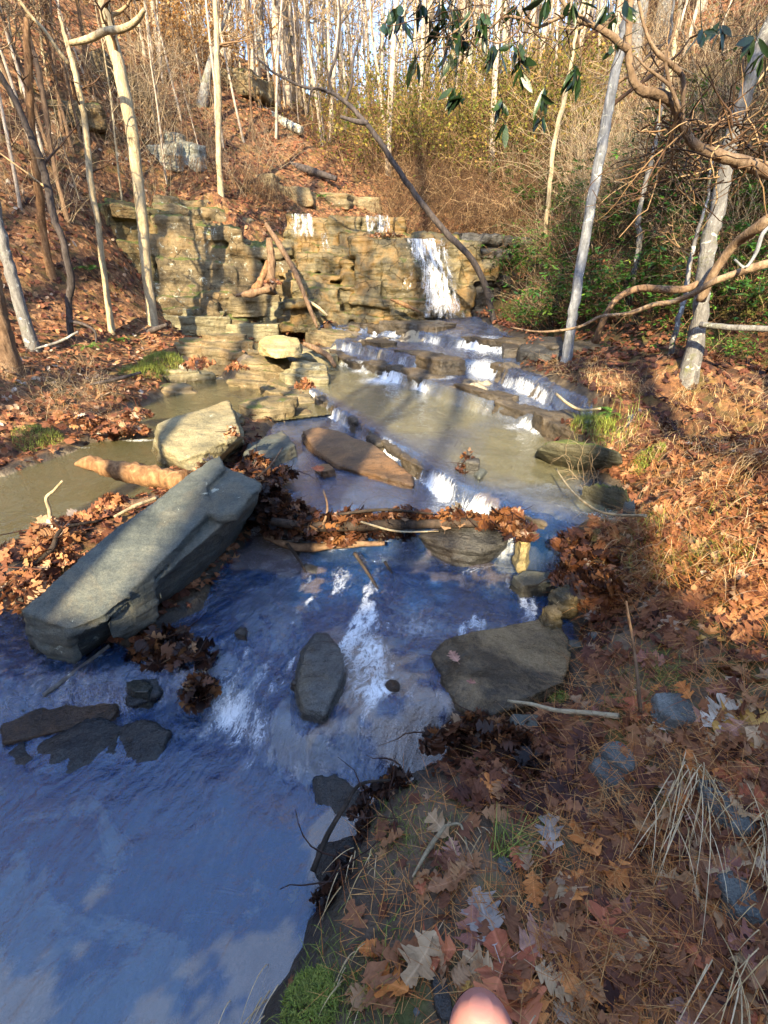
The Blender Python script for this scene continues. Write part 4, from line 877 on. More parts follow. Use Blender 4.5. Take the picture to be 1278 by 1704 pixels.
def region_pts(n, pxlo, pxhi, pylo, pyhi, clump=0, seed=1):
    g = np.random.default_rng(seed)
    x = g.uniform(pxlo, pxhi, n); y = g.uniform(pylo, pyhi, n); P, ok = hits(x, y); P = P[ok]
    if clump:
        idx = g.integers(0, max(1, len(P) // clump), len(P)); C = P[idx]; P = C + np.stack([g.normal(0, .05, len(P)), g.normal(0, .05, len(P)), 0 * C[:, 0]], -1); P[:, 2] = H(P[:, 0], P[:, 1])
    return P[on_land(P[:, 0], P[:, 1], .04)]
mb = MB()
P = region_pts(4300, 880, 1290, 980, 1704, 7, 3); q = blades(P + [0, 0, .012], .13, .0021, .15, RNG.random(len(P)), segs=2, up=.12); mb.add(*q)
P = region_pts(900, 560, 900, 1250, 1700, 4, 4); q = blades(P + [0, 0, .005], .10, .002, .15, RNG.random(len(P)), segs=2, up=.1); mb.add(*q)
P = region_pts(2200, 960, 1290, 760, 1000, 4, 5); q = blades(P + [0, 0, .01], .15, .003, .2, RNG.random(len(P)), segs=2, up=.2); mb.add(*q)
o = mb.build('pine_needles', T_needle, smooth=False); tag(o, 'fallen orange pine needles scattered over the right bank', 'pine needles', kind='stuff')
mb = MB()
for a in [(750, 1080, 1290, 720, 960, 22, 6, .24, .003), (700, 980, 1290, 640, 760, 20, 7, .26, .004), (300, 940, 1060, 820, 1010, 12, 8, .2, .003), (260, 60, 200, 640, 730, 10, 9, .3, .004), (420, 860, 1010, 600, 680, 16, 10, .25, .004)]:
    P = region_pts(*a[:7]); q = blades(P, a[7], a[8], 1.7, RNG.random(len(P)), segs=6, up=.75, lean=(-.35, -.3, 0)); mb.add(*q)
for (px, py, n, l) in [(1150, 1275, 34, .30), (1160, 1300, 14, .36), (1128, 1345, 16, .24), (1265, 1340, 16, .2), (1278, 1400, 12, .2), (1225, 1600, 16, .35), (1278, 1560, 20, .3), (770, 1390, 9, .16), (600, 1600, 8, .12), (455, 1650, 12, .16), (600, 1440, 10, .12), (850, 1690, 8, .2)]:
    g0 = np.array(G(px, py)); P = g0 + np.stack([RNG.normal(0, .02, n), RNG.normal(0, .02, n), np.zeros(n)], -1); P[:, :2] += RNG.normal(0, .03, (n, 2)); q = blades(P, l, .0036, RNG.uniform(1.2, 2.2), RNG.uniform(.4, 1, n), segs=7, up=.6, lean=(-.35 + RNG.uniform(-.25, .25), -.75, 0)); mb.add(*q)
o = mb.build('dry_grass', T_grass, smooth=False); tag(o, 'bleached dry grass flopping over the leaves on the right bank', 'dry grass', kind='stuff')
mb = MB()
for a in [(500, 1040, 1230, 900, 960, 22, 16, .14, .003), (300, 960, 1060, 680, 760, 16, 17, .15, .004), (240, 1040, 1120, 1080, 1180, 10, 18, .06, .0025), (500, 470, 620, 1600, 1704, 3, 19, .05, .002), (420, 600, 760, 1330, 1440, 4, 20, .035, .002)]:
    P = region_pts(*a[:7]); q = blades(P, a[7], a[8], 1.0, RNG.random(len(P)), segs=4, up=1.1); mb.add(*q)
for (px, py, n, l) in [(830, 1420, 30, .15), (850, 1400, 20, .13), (1120, 1190, 18, .1), (905, 1370, 12, .08), (640, 1560, 10, .08)]:
    g0 = np.array(G(px, py)); P = g0 + np.stack([RNG.normal(0, .018, n), RNG.normal(0, .018, n), np.zeros(n)], -1); q = blades(P, l, .0035, 1.4, RNG.random(n), segs=5, up=.8, lean=(.3, .2, 0)); mb.add(*q)
o = mb.build('green_grass', T_ggrass, smooth=False); tag(o, 'short green grass blades growing among leaves on the right bank', 'grass', kind='stuff')
# moss cushions
def moss(label, px, py, r, n, h, mat=T_ggrass):
    c = np.array(G(px, py)); a = RNG.uniform(0, 6.283, n); q = r * np.sqrt(RNG.random(n)); P = c + np.stack([q * np.cos(a), q * np.sin(a), 0 * a], -1); P[:, 2] = H(P[:, 0], P[:, 1]) + .6 * r * np.sqrt(np.clip(1 - (q / r) ** 2, 0, 1)) * .6
    b = MB(); b.add(*blades(P, h, .004, 1.3, np.clip(RNG.normal(.6, .2, n), 0, 1), segs=4, up=1.2)); o = b.build('moss_clump', mat, smooth=False, loc=tuple(c)); return tag(o, label, 'moss clump')
moss('bright green mossy mound beside the silty pool below the left cliff', 278, 612, .42, 2600, .10)
moss('olive mossy hump just left of the brighter green mound', 235, 628, .3, 900, .10)
moss('yellow moss clump on the right bank above the dark mossy boulder', 1075, 772, .10, 700, .03)
moss('yellow moss clump on the leaf bank at the left pool edge', 65, 735, .22, 1100, .05)
moss('green moss patch at the bottom edge beside the water', 515, 1672, .075, 1500, .014)
moss('dark green moss fringe on the right bank beside the cascades', 985, 712, .18, 700, .08)
moss('small green moss patch under the pale stick', 925, 1160, .05, 500, .012)

# ================================================================ TREES
def walk(p, d, L_, n, wig, grav=0.0, rs=RNG):
    pts = [np.array(p, float)]; d = np.array(d, float); d /= np.linalg.norm(d)
    for k in range(n):
        d = d + rs.normal(0, wig, 3); d[2] += grav; d /= np.linalg.norm(d); pts.append(pts[-1] + d * L_ / n)
    return np.array(pts)
def branches(mb, trunk, rad, n1, len1, rs, lo=.35, lv=2, up=.5, wig=.16, rmin=.004, sides=(5, 3, 3), nb=(4, 3)):
    m = len(trunk); tips = []
    def rec(p, d, L_, r, l):
        pts = walk(p, d, L_, 6 if l < 2 else 4, wig, .05, rs); mb.tube(pts, np.linspace(r, max(r * .35, rmin * .6), len(pts)), sides[min(l, 2)], rs.random(), cap=False); tips.append(pts[-1])
        if l < lv:
            for k in range(nb[min(l, 1)]):
                i = rs.integers(1, len(pts)); dd = pts[i] - pts[i - 1]; dd /= np.linalg.norm(dd); o = rs.normal(0, .75, 3); rec(pts[i], dd + o, L_ * rs.uniform(.35, .65), max(r * .5, rmin), l + 1)
    for k in range(n1):
        f = rs.uniform(lo, 1) ** .8; i = int(f * (m - 1)); p = trunk[i]; a = rs.uniform(0, 6.283)
        rec(p, (math.cos(a), math.sin(a), up * rs.uniform(.4, 2.0)), len1 * rs.uniform(.5, 1.2) * (1.25 - f), max(rmin, .4 * np.interp(i, range(m), rad)), 0)
    return tips
def px_path(pts): return [W(a, b, Y=c) for a, b, c in pts]
def tree_px(name, label, pts, wpx, mat, crown=None, ext=3.0, n1=9, group=None, cat='tree', flare=1.35, len1=1.4, seed=1, tw=None, limbs=(), rough=.05):
    rs = np.random.default_rng(seed); P = np.array(px_path(pts)); 
    g = H(P[:1, 0], P[:1, 1])[0]
    P[0, 2] = min(P[0, 2], g) - .12
    P0z = P[0, 2]
    w = np.interp(np.arange(len(P)), np.linspace(0, len(P) - 1, len(wpx)), wpx) / FPX * P[:, 1] / np.array([pdir(a, b)[1] for a, b, c in pts]) / 2
    P[0, 2] -= .1 + 1.3 * w[0]
    if ext:
        d = P[-1] - P[-2]; d /= np.linalg.norm(d)
        for k in range(3): P = np.vstack([P, P[-1] + (d + rs.normal(0, .08, 3) + [0, 0, .15]) * ext / 3]); w = np.append(w, w[-1] * .8)
    C = crom(P, 6); r = np.interp(np.linspace(0, len(P) - 1, len(C)), range(len(P)), w); r[:4] *= np.linspace(flare, 1.05, 4)
    C[1:-1] += rs.normal(0, .006, C[1:-1].shape)
    root = empty(name, tuple(P[0])); tag(root, label, cat, group)
    def part(b, nm, mt):
        o = b.build(nm, mt, root); o.matrix_parent_inverse = Matrix.Translation(-Vector(P[0])); return o
    b = MB(); b.tube(C, r, 12, rough=rough); part(b, 'trunk', mat)
    for lp, lw in limbs:
        Q = crom(px_path(lp), 6); b = MB(); b.tube(Q, np.interp(np.linspace(0, 1, len(Q)), np.linspace(0, 1, len(lw)), lw) / FPX * Q[:, 1] / 2, 8, rough=.06); part(b, 'limb', mat)
    if n1:
        b = MB(); branches(b, C, r, n1, len1, rs); part(b, 'crown', tw or T_brown)
    return root
tree_px('tree', 'straight pale trunk on the left standing before the lichen spotted cliff', [(254,548,10.2),(247,480,10.2),(240,400,10.2),(224,250,10.2),(202,130,10.1),(178,30,10.0),(168,-40,9.9)], [17,16,17,19,20,20,18], B_pale, seed=3, n1=8)
tree_px('tree', 'thin crooked pale trunk with a snapped top, left of the straight pale one', [(184,552,9.4),(172,450,9.4),(163,370,9.4),(150,300,9.4),(142,210,9.4),(132,150,9.3),(118,95,9.3),(99,28,9.3)], [10,9,9,10,10,9,9,4], B_pale, ext=0, n1=6, seed=4, len1=.8,
        limbs=[([(117,72,9.3),(145,66,9.2),(176,52,9.1),(205,48,9.0),(228,34,8.9),(240,16,8.8)], [6,8,8,7,5]), ([(114,106,9.3),(95,82,9.2),(75,52,9.1),(50,25,9.0),(25,-10,8.9)], [5,5,4,4])])
tree_px('tree', 'dark purplish trunk curving up to the left edge, forked near its foot', [(115,562,8.4),(114,510,8.4),(119,470,8.4),(104,400,8.4),(90,362,8.4),(75,290,8.4),(56,240,8.3),(28,175,8.2),(-10,110,8.1)], [10,10,12,10,11,12,11,10,10], B_dark, seed=5, n1=6, limbs=[([(116,535,8.4),(140,540,8.3),(158,552,8.25),(160,570,8.2)], [5,4,3])])
tree_px('snag', 'orange rotting snag with peeled bark left of the crooked pale trunk', [(82,452,9.6),(74,400,9.6),(66,330,9.6),(58,270,9.6),(52,200,9.6),(47,120,9.6),(44,30,9.6)], [12,12,13,12,11,12,8], B_orange, ext=0, n1=4, seed=6, len1=.7, cat='dead tree', rough=.16)
tree_px('snag', 'slim leaning dead trunk just right of the orange snag', [(101,318,10.8),(88,262,10.8),(75,175,10.8),(62,110,10.8),(48,60,10.8)], [8,7,8,9,6], B_brown, ext=1, n1=4, seed=7, len1=.7, cat='dead tree')
tree_px('tree', 'grey leaning trunk cut by the left edge above the leaf bank', [(35,518,7.6),(26,480,7.6),(12,430,7.6),(-2,380,7.6),(-20,300,7.6)], [20,18,17,17,16], B_grey, seed=8, n1=4)
tree_px('tree', 'rough brown trunk foot with spreading roots at the lower left edge', [(12,618,6.2),(4,560,6.2),(-8,500,6.2),(-20,430,6.2)], [52,34,28,26], B_brown, seed=9, n1=0, flare=1.5, rough=.14)
tree_px('tree', 'slender bright trunk standing alone above the lichen blocks', [(367,326,13.9),(364,260,13.9),(364,170,13.9),(361,90,13.9),(358,0,13.9)], [10,9,9,9,8], B_pale, seed=10, n1=9)
tree_px('tree', 'stout grey broken stump tree behind the slender bright trunk', [(332,208,17.5),(336,180,17.5),(343,140,17.5),(352,95,17.5),(368,50,17.5)], [22,20,16,8,6], B_grey, seed=11, n1=5)
tree_px('tree', 'white barked trunk leaning right at the edge of the right leaf bank', [(941,602,6.2),(950,545,6.2),(958,490,6.2),(975,390,6.2),(995,280,6.15),(1012,180,6.1),(1034,70,6.05),(1046,-10,6.0)], [17,16,16,16,17,17,15,13], B_white, seed=12, n1=7, len1=1.1)
tree_px('tree', 'thick grey trunk leaning right out of frame behind the laurel limb', [(1152,618,4.9),(1162,540,4.9),(1168,480,4.9),(1180,400,4.9),(1198,330,4.9),(1216,240,4.85),(1250,130,4.8),(1290,20,4.8)], [33,24,23,24,23,22,21,20], B_grey, seed=13, n1=5, rough=.04)
tree_px('sapling', 'short thin trunk between the white trunk and the thick grey trunk', [(1116,594,5.3),(1127,540,5.3),(1140,490,5.4),(1150,430,5.5),(1165,370,5.6)], [9,8,8,7,5], B_grey, seed=14, ext=.6, n1=5, len1=.6)
tree_px('sapling', 'wavy grey sapling on the dark slope right of the white trunk', [(1052,482,8.0),(1058,440,8.0),(1064,400,8.0),(1062,370,8.0),(1068,330,8.0),(1088,250,8.0),(1100,180,8.0)], [8,8,9,8,7,7,6], B_grey, seed=15, ext=1, n1=8, len1=.7)
tree_px('sapling', 'thin tan sapling leaning over the brown thicket left of the white trunk', [(908,400,11.6),(914,320,11.6),(920,250,11.6),(935,180,11.6),(948,120,11.6)], [8,7,8,8,6], B_pale, seed=16, ext=1.5, n1=8)
tree_px('sapling', 'pale straight sapling near the top right gap of sky', [(1108,180,9.8),(1116,120,9.8),(1124,60,9.8),(1136,-10,9.8)], [8,9,8,7], B_pale, seed=17, ext=1.5, n1=5)
tree_px('fallen_tree', 'long dark dead trunk leaning from the falls up to the left', [(836,508,10.3),(795,448,10.3),(740,385,10.3),(690,322,10.3),(645,255,10.3),(608,203,10.3),(575,170,10.3),(545,152,10.3),(500,143,10.3),(452,118,10.3),(425,95,10.3)], [10,10,10,9,9,8,7,5,4,3.5,2.5], B_dark, seed=18, ext=0, n1=0, flare=1, cat='fallen tree',
        limbs=[([(612,205,10.3),(592,202,10.25),(566,194,10.2)], [7,6,4]), ([(555,158,10.3),(548,130,10.3),(560,90,10.3),(566,30,10.3),(562,-20,10.3)], [4,3.5,3,2]), ([(575,170,10.3),(585,140,10.3),(588,100,10.3),(600,60,10.3)], [4,3,3,2]), ([(548,152,10.3),(520,148,10.2),(512,190,10.2)], [3,2,1.5]), ([(500,143,10.3),(495,120,10.3),(500,60,10.3),(485,-10,10.3)], [3,3,2.5,2])])
def log_px(name, label, pts, wpx, mat, cat='log', seed=1, rough=.08, sides=12, onz=True, ground=False):
    P = np.array([W(a, b, z=c) if onz else W(a, b, Y=c) for a, b, c in pts]); C = crom(P, 6)
    dist = np.linalg.norm(C - [0, 0, CAMZ], axis=1) * .92
    b = MB(); b.tube(C, np.interp(np.linspace(0, 1, len(C)), np.linspace(0, 1, len(wpx)), wpx) / FPX * dist / 2, sides, rough=rough)
    o = b.build(name, mat, loc=tuple(C[0])); return tag(o, label, cat)
log_px('broken_log', 'short orange broken log with a split pointed end behind the long slab', [(126,772,.50),(150,772,.52),(200,783,.50),(250,792,.48),(310,802,.47)], [5,22,32,34,38], B_orange, rough=.16)
log_px('dam_log', 'long black wet log lying across the leaf dam', [(452,868,.36),(520,876,.34),(600,874,.34),(700,872,.35),(790,870,.36),(860,874,.36)], [14,19,20,18,17,12], B_wet)
log_px('dam_log', 'pale brown rotten log half sunk below the black one', [(440,893,.22),(500,911,.17),(570,906,.2),(640,904,.22)], [10,15,14,8], B_brown, rough=.16)
log_px('dam_log', 'short split plank of wood at the left end of the dam', [(400,850,.34),(450,868,.3),(510,884,.27)], [9,12,8], B_orange, rough=.2)
log_px('branch', 'thin black branch slanting down into the blue water below the dam', [(590,920,.2),(610,950,.14),(632,985,.10)], [7,6,4], B_wet, cat='branch')
log_px('branch', 'short dark twig beside the slanting black branch', [(640,935,.16),(660,965,.12)], [5,3], B_wet, cat='branch')
log_px('stick', 'straight grey stick propped from the slab into the near water', [(72,1157,.06),(120,1122,.10),(182,1074,.16)], [7,7,5], B_grey, cat='stick', rough=.03)
log_px('stick', 'pale forked twig standing up out of the left leaf raft', [(84,884,.42),(82,850,.52),(77,829,.60),(90,816,.64),(104,800,.70)], [5,5,5,4,3], B_pale, cat='stick')
log_px('stick', 'smooth pale stick lying from the flat rock onto the right bank', [(845,1166,.22),(885,1172,.26),(925,1182,.29),(975,1186,.33),(1030,1192,.37)], [4,6,7,8,9], B_pale, cat='stick')
log_px('root', 'dark root curling over the water at the near bank edge', [(520,1450,.05),(545,1390,.08),(575,1340,.13),(600,1305,.13),(650,1298,.14)], [9,8,7,5,4], B_wet, cat='root')
log_px('stick', 'thin upright dark twig rising from the right bank leaves', [(1066,1185,.40),(1060,1120,.52),(1052,1060,.62),(1042,1000,.72)], [6,5,4,3], B_brown, cat='stick')
log_px('stick', 'curved thin stick reaching over the green pool from the right', [(1075,858,.74),(1020,856,.66),(985,845,.62),(950,815,.60),(925,780,.58)], [5,4,4,3,2], B_pale, cat='stick')
log_px('stick', 'pale stick beside the stream under the grassy right bank', [(925,655,.8),(945,672,.78),(968,682,.76),(1000,680,.8)], [4,5,5,4], B_pale, cat='stick')
log_px('stick', 'pale thin stick lying on the leaf raft behind the slab', [(190,860,.44),(225,842,.46),(262,828,.46)], [4,6,5], B_pale, cat='stick')
log_px('log', 'brown half sunk log in the leaf raft behind the slab', [(185,852,.38),(215,843,.40),(265,832,.40)], [8,20,16], B_brown, rough=.15)
log_px('stick', 'dark wet stick along the edge of the left leaf raft', [(40,950,.37),(85,915,.42),(105,880,.48),(170,866,.42)], [6,8,6,4], B_wet, cat='stick')
log_px('branch', 'red brown laurel limb drooping low in front of the thick grey trunk', [(1300,432,3.9),(1240,450,4.0),(1190,468,4.1),(1150,490,4.2),(1120,502,4.3),(1085,508,4.4),(1045,522,4.5),(1000,527,4.6),(960,545,4.7),(900,552,4.9),(850,545,5.2)], [11,10,9,8,8,7,6,5,4,3,2], B_red, cat='branch', onz=False)
log_px('branch', 'darker limb arching down to the leaves just below the red brown one', [(1200,440,4.9),(1150,478,4.9),(1110,482,4.9),(1065,480,4.9),(1030,495,4.9),(1010,520,4.9),(990,570,5.0)], [9,10,11,10,9,9,10], B_brown, cat='branch', onz=False)
log_px('branch', 'thick brown root limb entering at the right edge below the canopy limb', [(1300,350,4.2),(1262,378,4.3),(1225,405,4.5),(1190,450,4.6),(1165,500,4.7)], [14,14,12,11,13], B_red, cat='branch', onz=False)
log_px('branch', 'crooked white twig hanging by the right edge', [(1290,370,3.8),(1270,388,3.8),(1262,410,3.8),(1256,425,3.8),(1240,445,3.8),(1222,432,3.8)], [4,5,5,4,3], B_white, cat='branch', onz=False)
log_px('branch', 'straight grey limb lying level at the right edge by the trunk foot', [(1165,540,4.6),(1220,545,4.4),(1300,548,4.2)], [8,8,8], B_grey, cat='branch', onz=False)
log_px('log', 'lichen covered log high on the left slope below the ridge', [(412,172,20),(440,188,19.7),(470,203,19.4),(502,218,19.1)], [12,13,12,11], bark_mat('lichen log', (.03, .025, .02), (.16, .15, .12), (.4, .4, .35), spots=.9), onz=False)
log_px('log', 'dark fallen log on the slope above the waterfall', [(470,270,17.6),(520,285,17.2),(560,298,17)], [9,10,7], B_dark, onz=False)
log_px('driftwood', 'long weathered grey branch leaning down the cliff left of the falls', [(442,372,11.9),(460,400,11.7),(478,430,11.5),(494,460,11.3),(506,490,11.1),(518,520,10.9),(528,545,10.7)], [5,9,8,9,7,7,4], B_brown, cat='driftwood', onz=False, rough=.14)
log_px('driftwood', 'brown twisted stump standing against the cliff below the grey branch', [(448,398,11.9),(452,430,11.7),(450,460,11.6),(448,488,11.5)], [8,12,16,22], B_brown, cat='driftwood', onz=False, rough=.22)
log_px('driftwood', 'short split root leaning left of the twisted stump', [(446,435,11.7),(438,460,11.5),(424,484,11.3)], [7,11,12], B_orange, cat='driftwood', onz=False, rough=.2)
log_px('driftwood', 'tan splintered log lying on the shelf below the twisted stump', [(392,492,11.2),(420,488,11.2),(452,480,11.2)], [4,13,8], B_brown, cat='driftwood', onz=False, rough=.2)
log_px('driftwood', 'short grey root piece at the cliff foot right of the long branch', [(512,500,11.4),(530,512,11.2),(545,525,11.0)], [4,5,3], B_pale, cat='driftwood', onz=False)
log_px('driftwood', 'curved root draped on the ledge right of the yellow boulder', [(505,572,8.7),(525,580,8.6),(545,592,8.5),(558,610,8.3)], [6,10,10,7], B_brown, cat='driftwood', onz=False, rough=.2)
log_px('driftwood', 'red brown splinters lying on the ledge at the waterfall foot', [(650,498,11.2),(675,508,11.1),(700,520,11.0)], [4,7,3], B_orange, cat='driftwood', onz=False, rough=.2)
log_px('branch', 'mossy dark stick at the foot of the straight pale trunk', [(240,555,9.9),(258,548,9.8),(278,540,9.7)], [7,8,5], B_dark, cat='branch', onz=False)
log_px('branch', 'dark bare branch lying on the leaf bank above the silty pool', [(150,640,6.2),(190,632,6.2),(235,620,6.3)], [3,6,4], B_dark, cat='branch', onz=False)
log_px('branch', 'pale leaning branch crossing the left leaf bank', [(60,580,7.4),(100,568,7.4),(130,552,7.4)], [3,4,3], B_grey, cat='branch', onz=False)

# ---- laurel limb overhanging from the right, with hanging dark leaves
def laurel_overhang():
    P0 = W(1330, 300, Y=3.0); root = empty('laurel_tree', P0); tag(root, 'crooked laurel limb arching across the top right with drooping dark leaves', 'laurel')
    inv = Matrix.Translation(-Vector(P0))
    def part(b, nm, mt, pr=root): o = b.build(nm, mt, root); o.matrix_parent_inverse = inv; return o
    def limb(pts, w, Y): Q = crom(px_path([(a, b, Y) if len(q) == 2 else (a, b, q[2]) for q in pts for a, b in [q[:2]]]), 6); b = MB(); b.tube(Q, np.interp(np.linspace(0, 1, len(Q)), np.linspace(0, 1, len(w)), w) / FPX * Y / 1.05 / 2 * .68, 10, rough=.11); part(b, 'limb', B_red); return Q
    limb([(1340,305),(1278,284),(1240,272),(1195,258),(1160,244),(1142,222),(1131,196),(1120,170),(1095,158),(1070,152),(1056,138),(1047,105),(1046,50),(1052,-25)], [32,30,24,22,18,16,18,20,20,17,15,14,12,10], 3.0)
    limb([(1136,200),(1137,165),(1136,130),(1118,108),(1092,86),(1074,50),(1060,-10)], [8,8,9,10,8,6,5], 2.95)
    limb([(1132,186),(1122,160),(1112,130),(1108,95),(1120,60),(1130,20)], [8,7,6,5,4], 2.95)
    limb([(1122,150),(1100,130),(1075,112),(1056,92)], [6,6,4,3], 2.95)
    Q = limb([(1046,82),(1036,76),(1015,58),(985,42),(962,34),(945,15),(925,-15)], [13,14,11,9,8,6], 2.9)
    limb([(985,42),(955,22),(925,32),(897,44),(868,32),(840,28),(815,46),(790,42),(765,60)], [6,6,6,5,4,3,3], 2.85)
    limb([(868,32),(858,55),(830,72),(800,62),(770,68),(720,52)], [3,3,2.5,2,2], 2.85)
    limb([(780,-20),(790,10),(772,40),(745,60),(725,62)], [4,3,3,2], 2.8)
    limb([(690,-20),(700,10),(680,30)], [4,3,2], 2.7); limb([(975,38),(962,60),(968,100),(958,140)], [4,3,2.5,2], 2.9)
    limb([(1160,240),(1180,215),(1220,190),(1262,180)], [5,4,3,2], 3.0)
    rs = np.random.default_rng(4); b = MB()
    for k in range(150):     # twiggy tangle round the limb fork
        p = W(rs.uniform(1090, 1278), rs.uniform(190, 300), Y=rs.uniform(2.9, 3.5)); q = walk(p, rs.normal(0, 1, 3) + [-.2, 0, 0], rs.uniform(.15, .6), 7, .28, 0, rs); b.tube(q, np.linspace(.005, .0018, 8), 4, rs.random(), cap=False)
    for k in range(60):
        p = W(rs.uniform(700, 1050), rs.uniform(0, 80), Y=rs.uniform(2.7, 3.0)); q = walk(p, rs.normal(0, 1, 3) + [0, 0, -.3], rs.uniform(.1, .35), 6, .25, 0, rs); b.tube(q, np.linspace(.003, .0012, 7), 3, rs.random() * .5, cap=False)
    part(b, 'twigs', T_brown)
    L = [(652,18,4),(668,8,3),(672,32,5),(645,45,3),(700,5,5),(712,18,3),(735,5,4),(745,22,4),(758,18,3),(780,20,5),(795,32,4),(808,38,3),(752,55,5),(762,60,3),(748,85,5),(762,88,3),(778,72,3),(820,80,5),(832,88,3),(858,78,5),(862,100,4),(868,112,3),(690,98,4),(756,145,6),(768,158,4),(835,168,5),(842,205,5),(905,150,5),(955,112,5),(965,125,4),(862,8,4),(910,0,5),(955,2,5),(1010,5,5),(1024,18,3),(1018,80,3),(900,195,4),(730,35,3),(1040,4,3),(1168,52,5),(1200,40,5),(1255,60,6),(1270,90,4)]
    b = MB(); tpl = leaf_tpl('laurel')
    for (x, y, n) in L:
        p = np.array(W(x, y, Y=rs.uniform(2.75, 2.95))); n = n + 1
        Pn = np.repeat(p[None], n, 0) + rs.normal(0, .008, (n, 3)); M = euler_mats(rs.normal(-1.35, .45, n), rs.normal(0, .5, n), rs.uniform(0, 6.283, n))
        scatter(b, tpl, Pn, rs.uniform(.065, .105, n), rnd=rs.random(n), rot=M, flex=(.8, 1.1))
        q = walk(p, rs.normal(0, .4, 3) + [0, 0, 1], .12, 4, .2, 0, rs); b.tube(q, .002, 3, .0, cap=False)
    part(b, 'foliage', L_dkgreen)
laurel_overhang()

# ---- prototypes copied over the slopes
def copy_tree(root, loc, rz, s, label=None, group=None, tilt=(0, 0)):
    r = root.copy(); COL.objects.link(r); r.location = loc; r.rotation_euler = (tilt[0], tilt[1], rz); r.scale = (s, s, s)
    for ch in root.children:
        c = ch.copy(); COL.objects.link(c); c.parent = r
    if label: r['label'] = label
    if group: r['group'] = group
    return r
def far_tree(seed, h, r0, mat, kind):
    rs = np.random.default_rng(seed); t = walk((0, 0, -.4), (rs.normal(0, .05), rs.normal(0, .05), 1), h, 12, .035, .02, rs); rad = np.linspace(r0, r0 * .25, 13); rad[0] *= 1.4
    root = empty('bare_tree'); b = MB(); b.tube(t, rad, 8, rough=.05); b.build('trunk', mat, root)
    b = MB(); branches(b, t, rad, 13, h * .26, rs, lo=.25, up=.8, wig=.13, rmin=.009, nb=(5, 3)); b.build('crown', T_pale if kind else T_brown, root); return root
protos = [far_tree(50 + i, h, r, m, k) for i, (h, r, m, k) in enumerate([(14, .17, B_far, 1), (12, .11, B_far, 1), (15, .22, B_grey, 0), (10, .075, B_far, 1), (13, .13, B_brown, 0), (9, .055, B_far, 1), (16, .26, B_far, 1)])]
rs = random.Random(3); spots = []
def cam_px(x, y, z):
    c, s = math.cos(PITCH), math.sin(PITCH); dz = z - CAMZ; d = y * c - dz * s; u = y * s + dz * c
    return 639 + x / d * FPX, 852 - u / d * FPX
while len(spots) < 270:
    y = rs.uniform(17, 60); x = rs.uniform(-.95, .95) * y * .85
    z = float(H(x, y)); px, py = cam_px(x, y, z)
    if px < -60 or px > 1340: continue
    if y < 22 and 380 < px < 640 and py > 215: continue
    if y < 21 and px < 330 and rs.random() < .5: continue
    spots.append((x, y, z))
used = [0] * len(protos)
for i, (x, y, z) in enumerate(spots):
    k = rs.choice([0, 0, 1, 1, 2, 3, 3, 3, 4, 5, 5, 5, 6, 1]); lab = 'bare tree standing on the wooded ridge behind the waterfall'
    s = rs.uniform(.8, 1.25)
    if not used[k]:
        r = protos[k]; used[k] = 1; r.location = (x, y, z); r.rotation_euler = (rs.uniform(-.06, .06), rs.uniform(-.06, .06), rs.uniform(0, 6.28)); r.scale = (s,) * 3; tag(r, lab, 'tree', 'bare trees on the ridge')
    else: copy_tree(protos[k], (x, y, z), rs.uniform(0, 6.28), s, lab, 'bare trees on the ridge', (rs.uniform(-.07, .07), rs.uniform(-.07, .07)))
for k in range(len(protos)):
    if not used[k]: tag(protos[k], 'bare tree standing on the wooded ridge behind the waterfall', 'tree', 'bare trees on the ridge'); protos[k].location = (6, 44, float(H(6, 44)))
sp = [far_tree(70 + i, h, r, B_far, 1) for i, (h, r) in enumerate([(8, .045), (7, .035), (9.5, .06)])]
for q in sp: q.name = 'sapling'
r3 = random.Random(12); n = 0; us = set()
while n < 240:
    y = r3.uniform(15.5, 40); x = r3.uniform(-.9, .9) * y * .85; z = float(H(x, y)); px, py = cam_px(x, y, z)
    if px < -40 or px > 1320 or py > 250 or (px < 330 and r3.random() < .6): continue
    k = r3.randrange(3); n += 1; s = r3.uniform(.6, 1.3); lab = 'thin bare sapling in the sunlit woods below and along the ridge'
    if k not in us: us.add(k); sp[k].location = (x, y, z); sp[k].scale = (s,) * 3; tag(sp[k], lab, 'sapling', 'bare saplings along the ridge')
    else: copy_tree(sp[k], (x, y, z), r3.uniform(0, 6.28), s, lab, 'bare saplings along the ridge', (r3.uniform(-.15, .15), r3.uniform(-.12, .12)))
# woods behind the viewpoint: they shade the near stream
for i in range(18):
    x = rs.uniform(-17, 5); y = rs.uniform(-15, -5.2); copy_tree(protos[rs.choice([0, 1, 2, 4, 6])], (x, y, float(H(x, y))), rs.uniform(0, 6.28), rs.uniform(.8, 1.2), 'bare tree in the woods behind the viewpoint', 'bare trees behind the viewpoint')

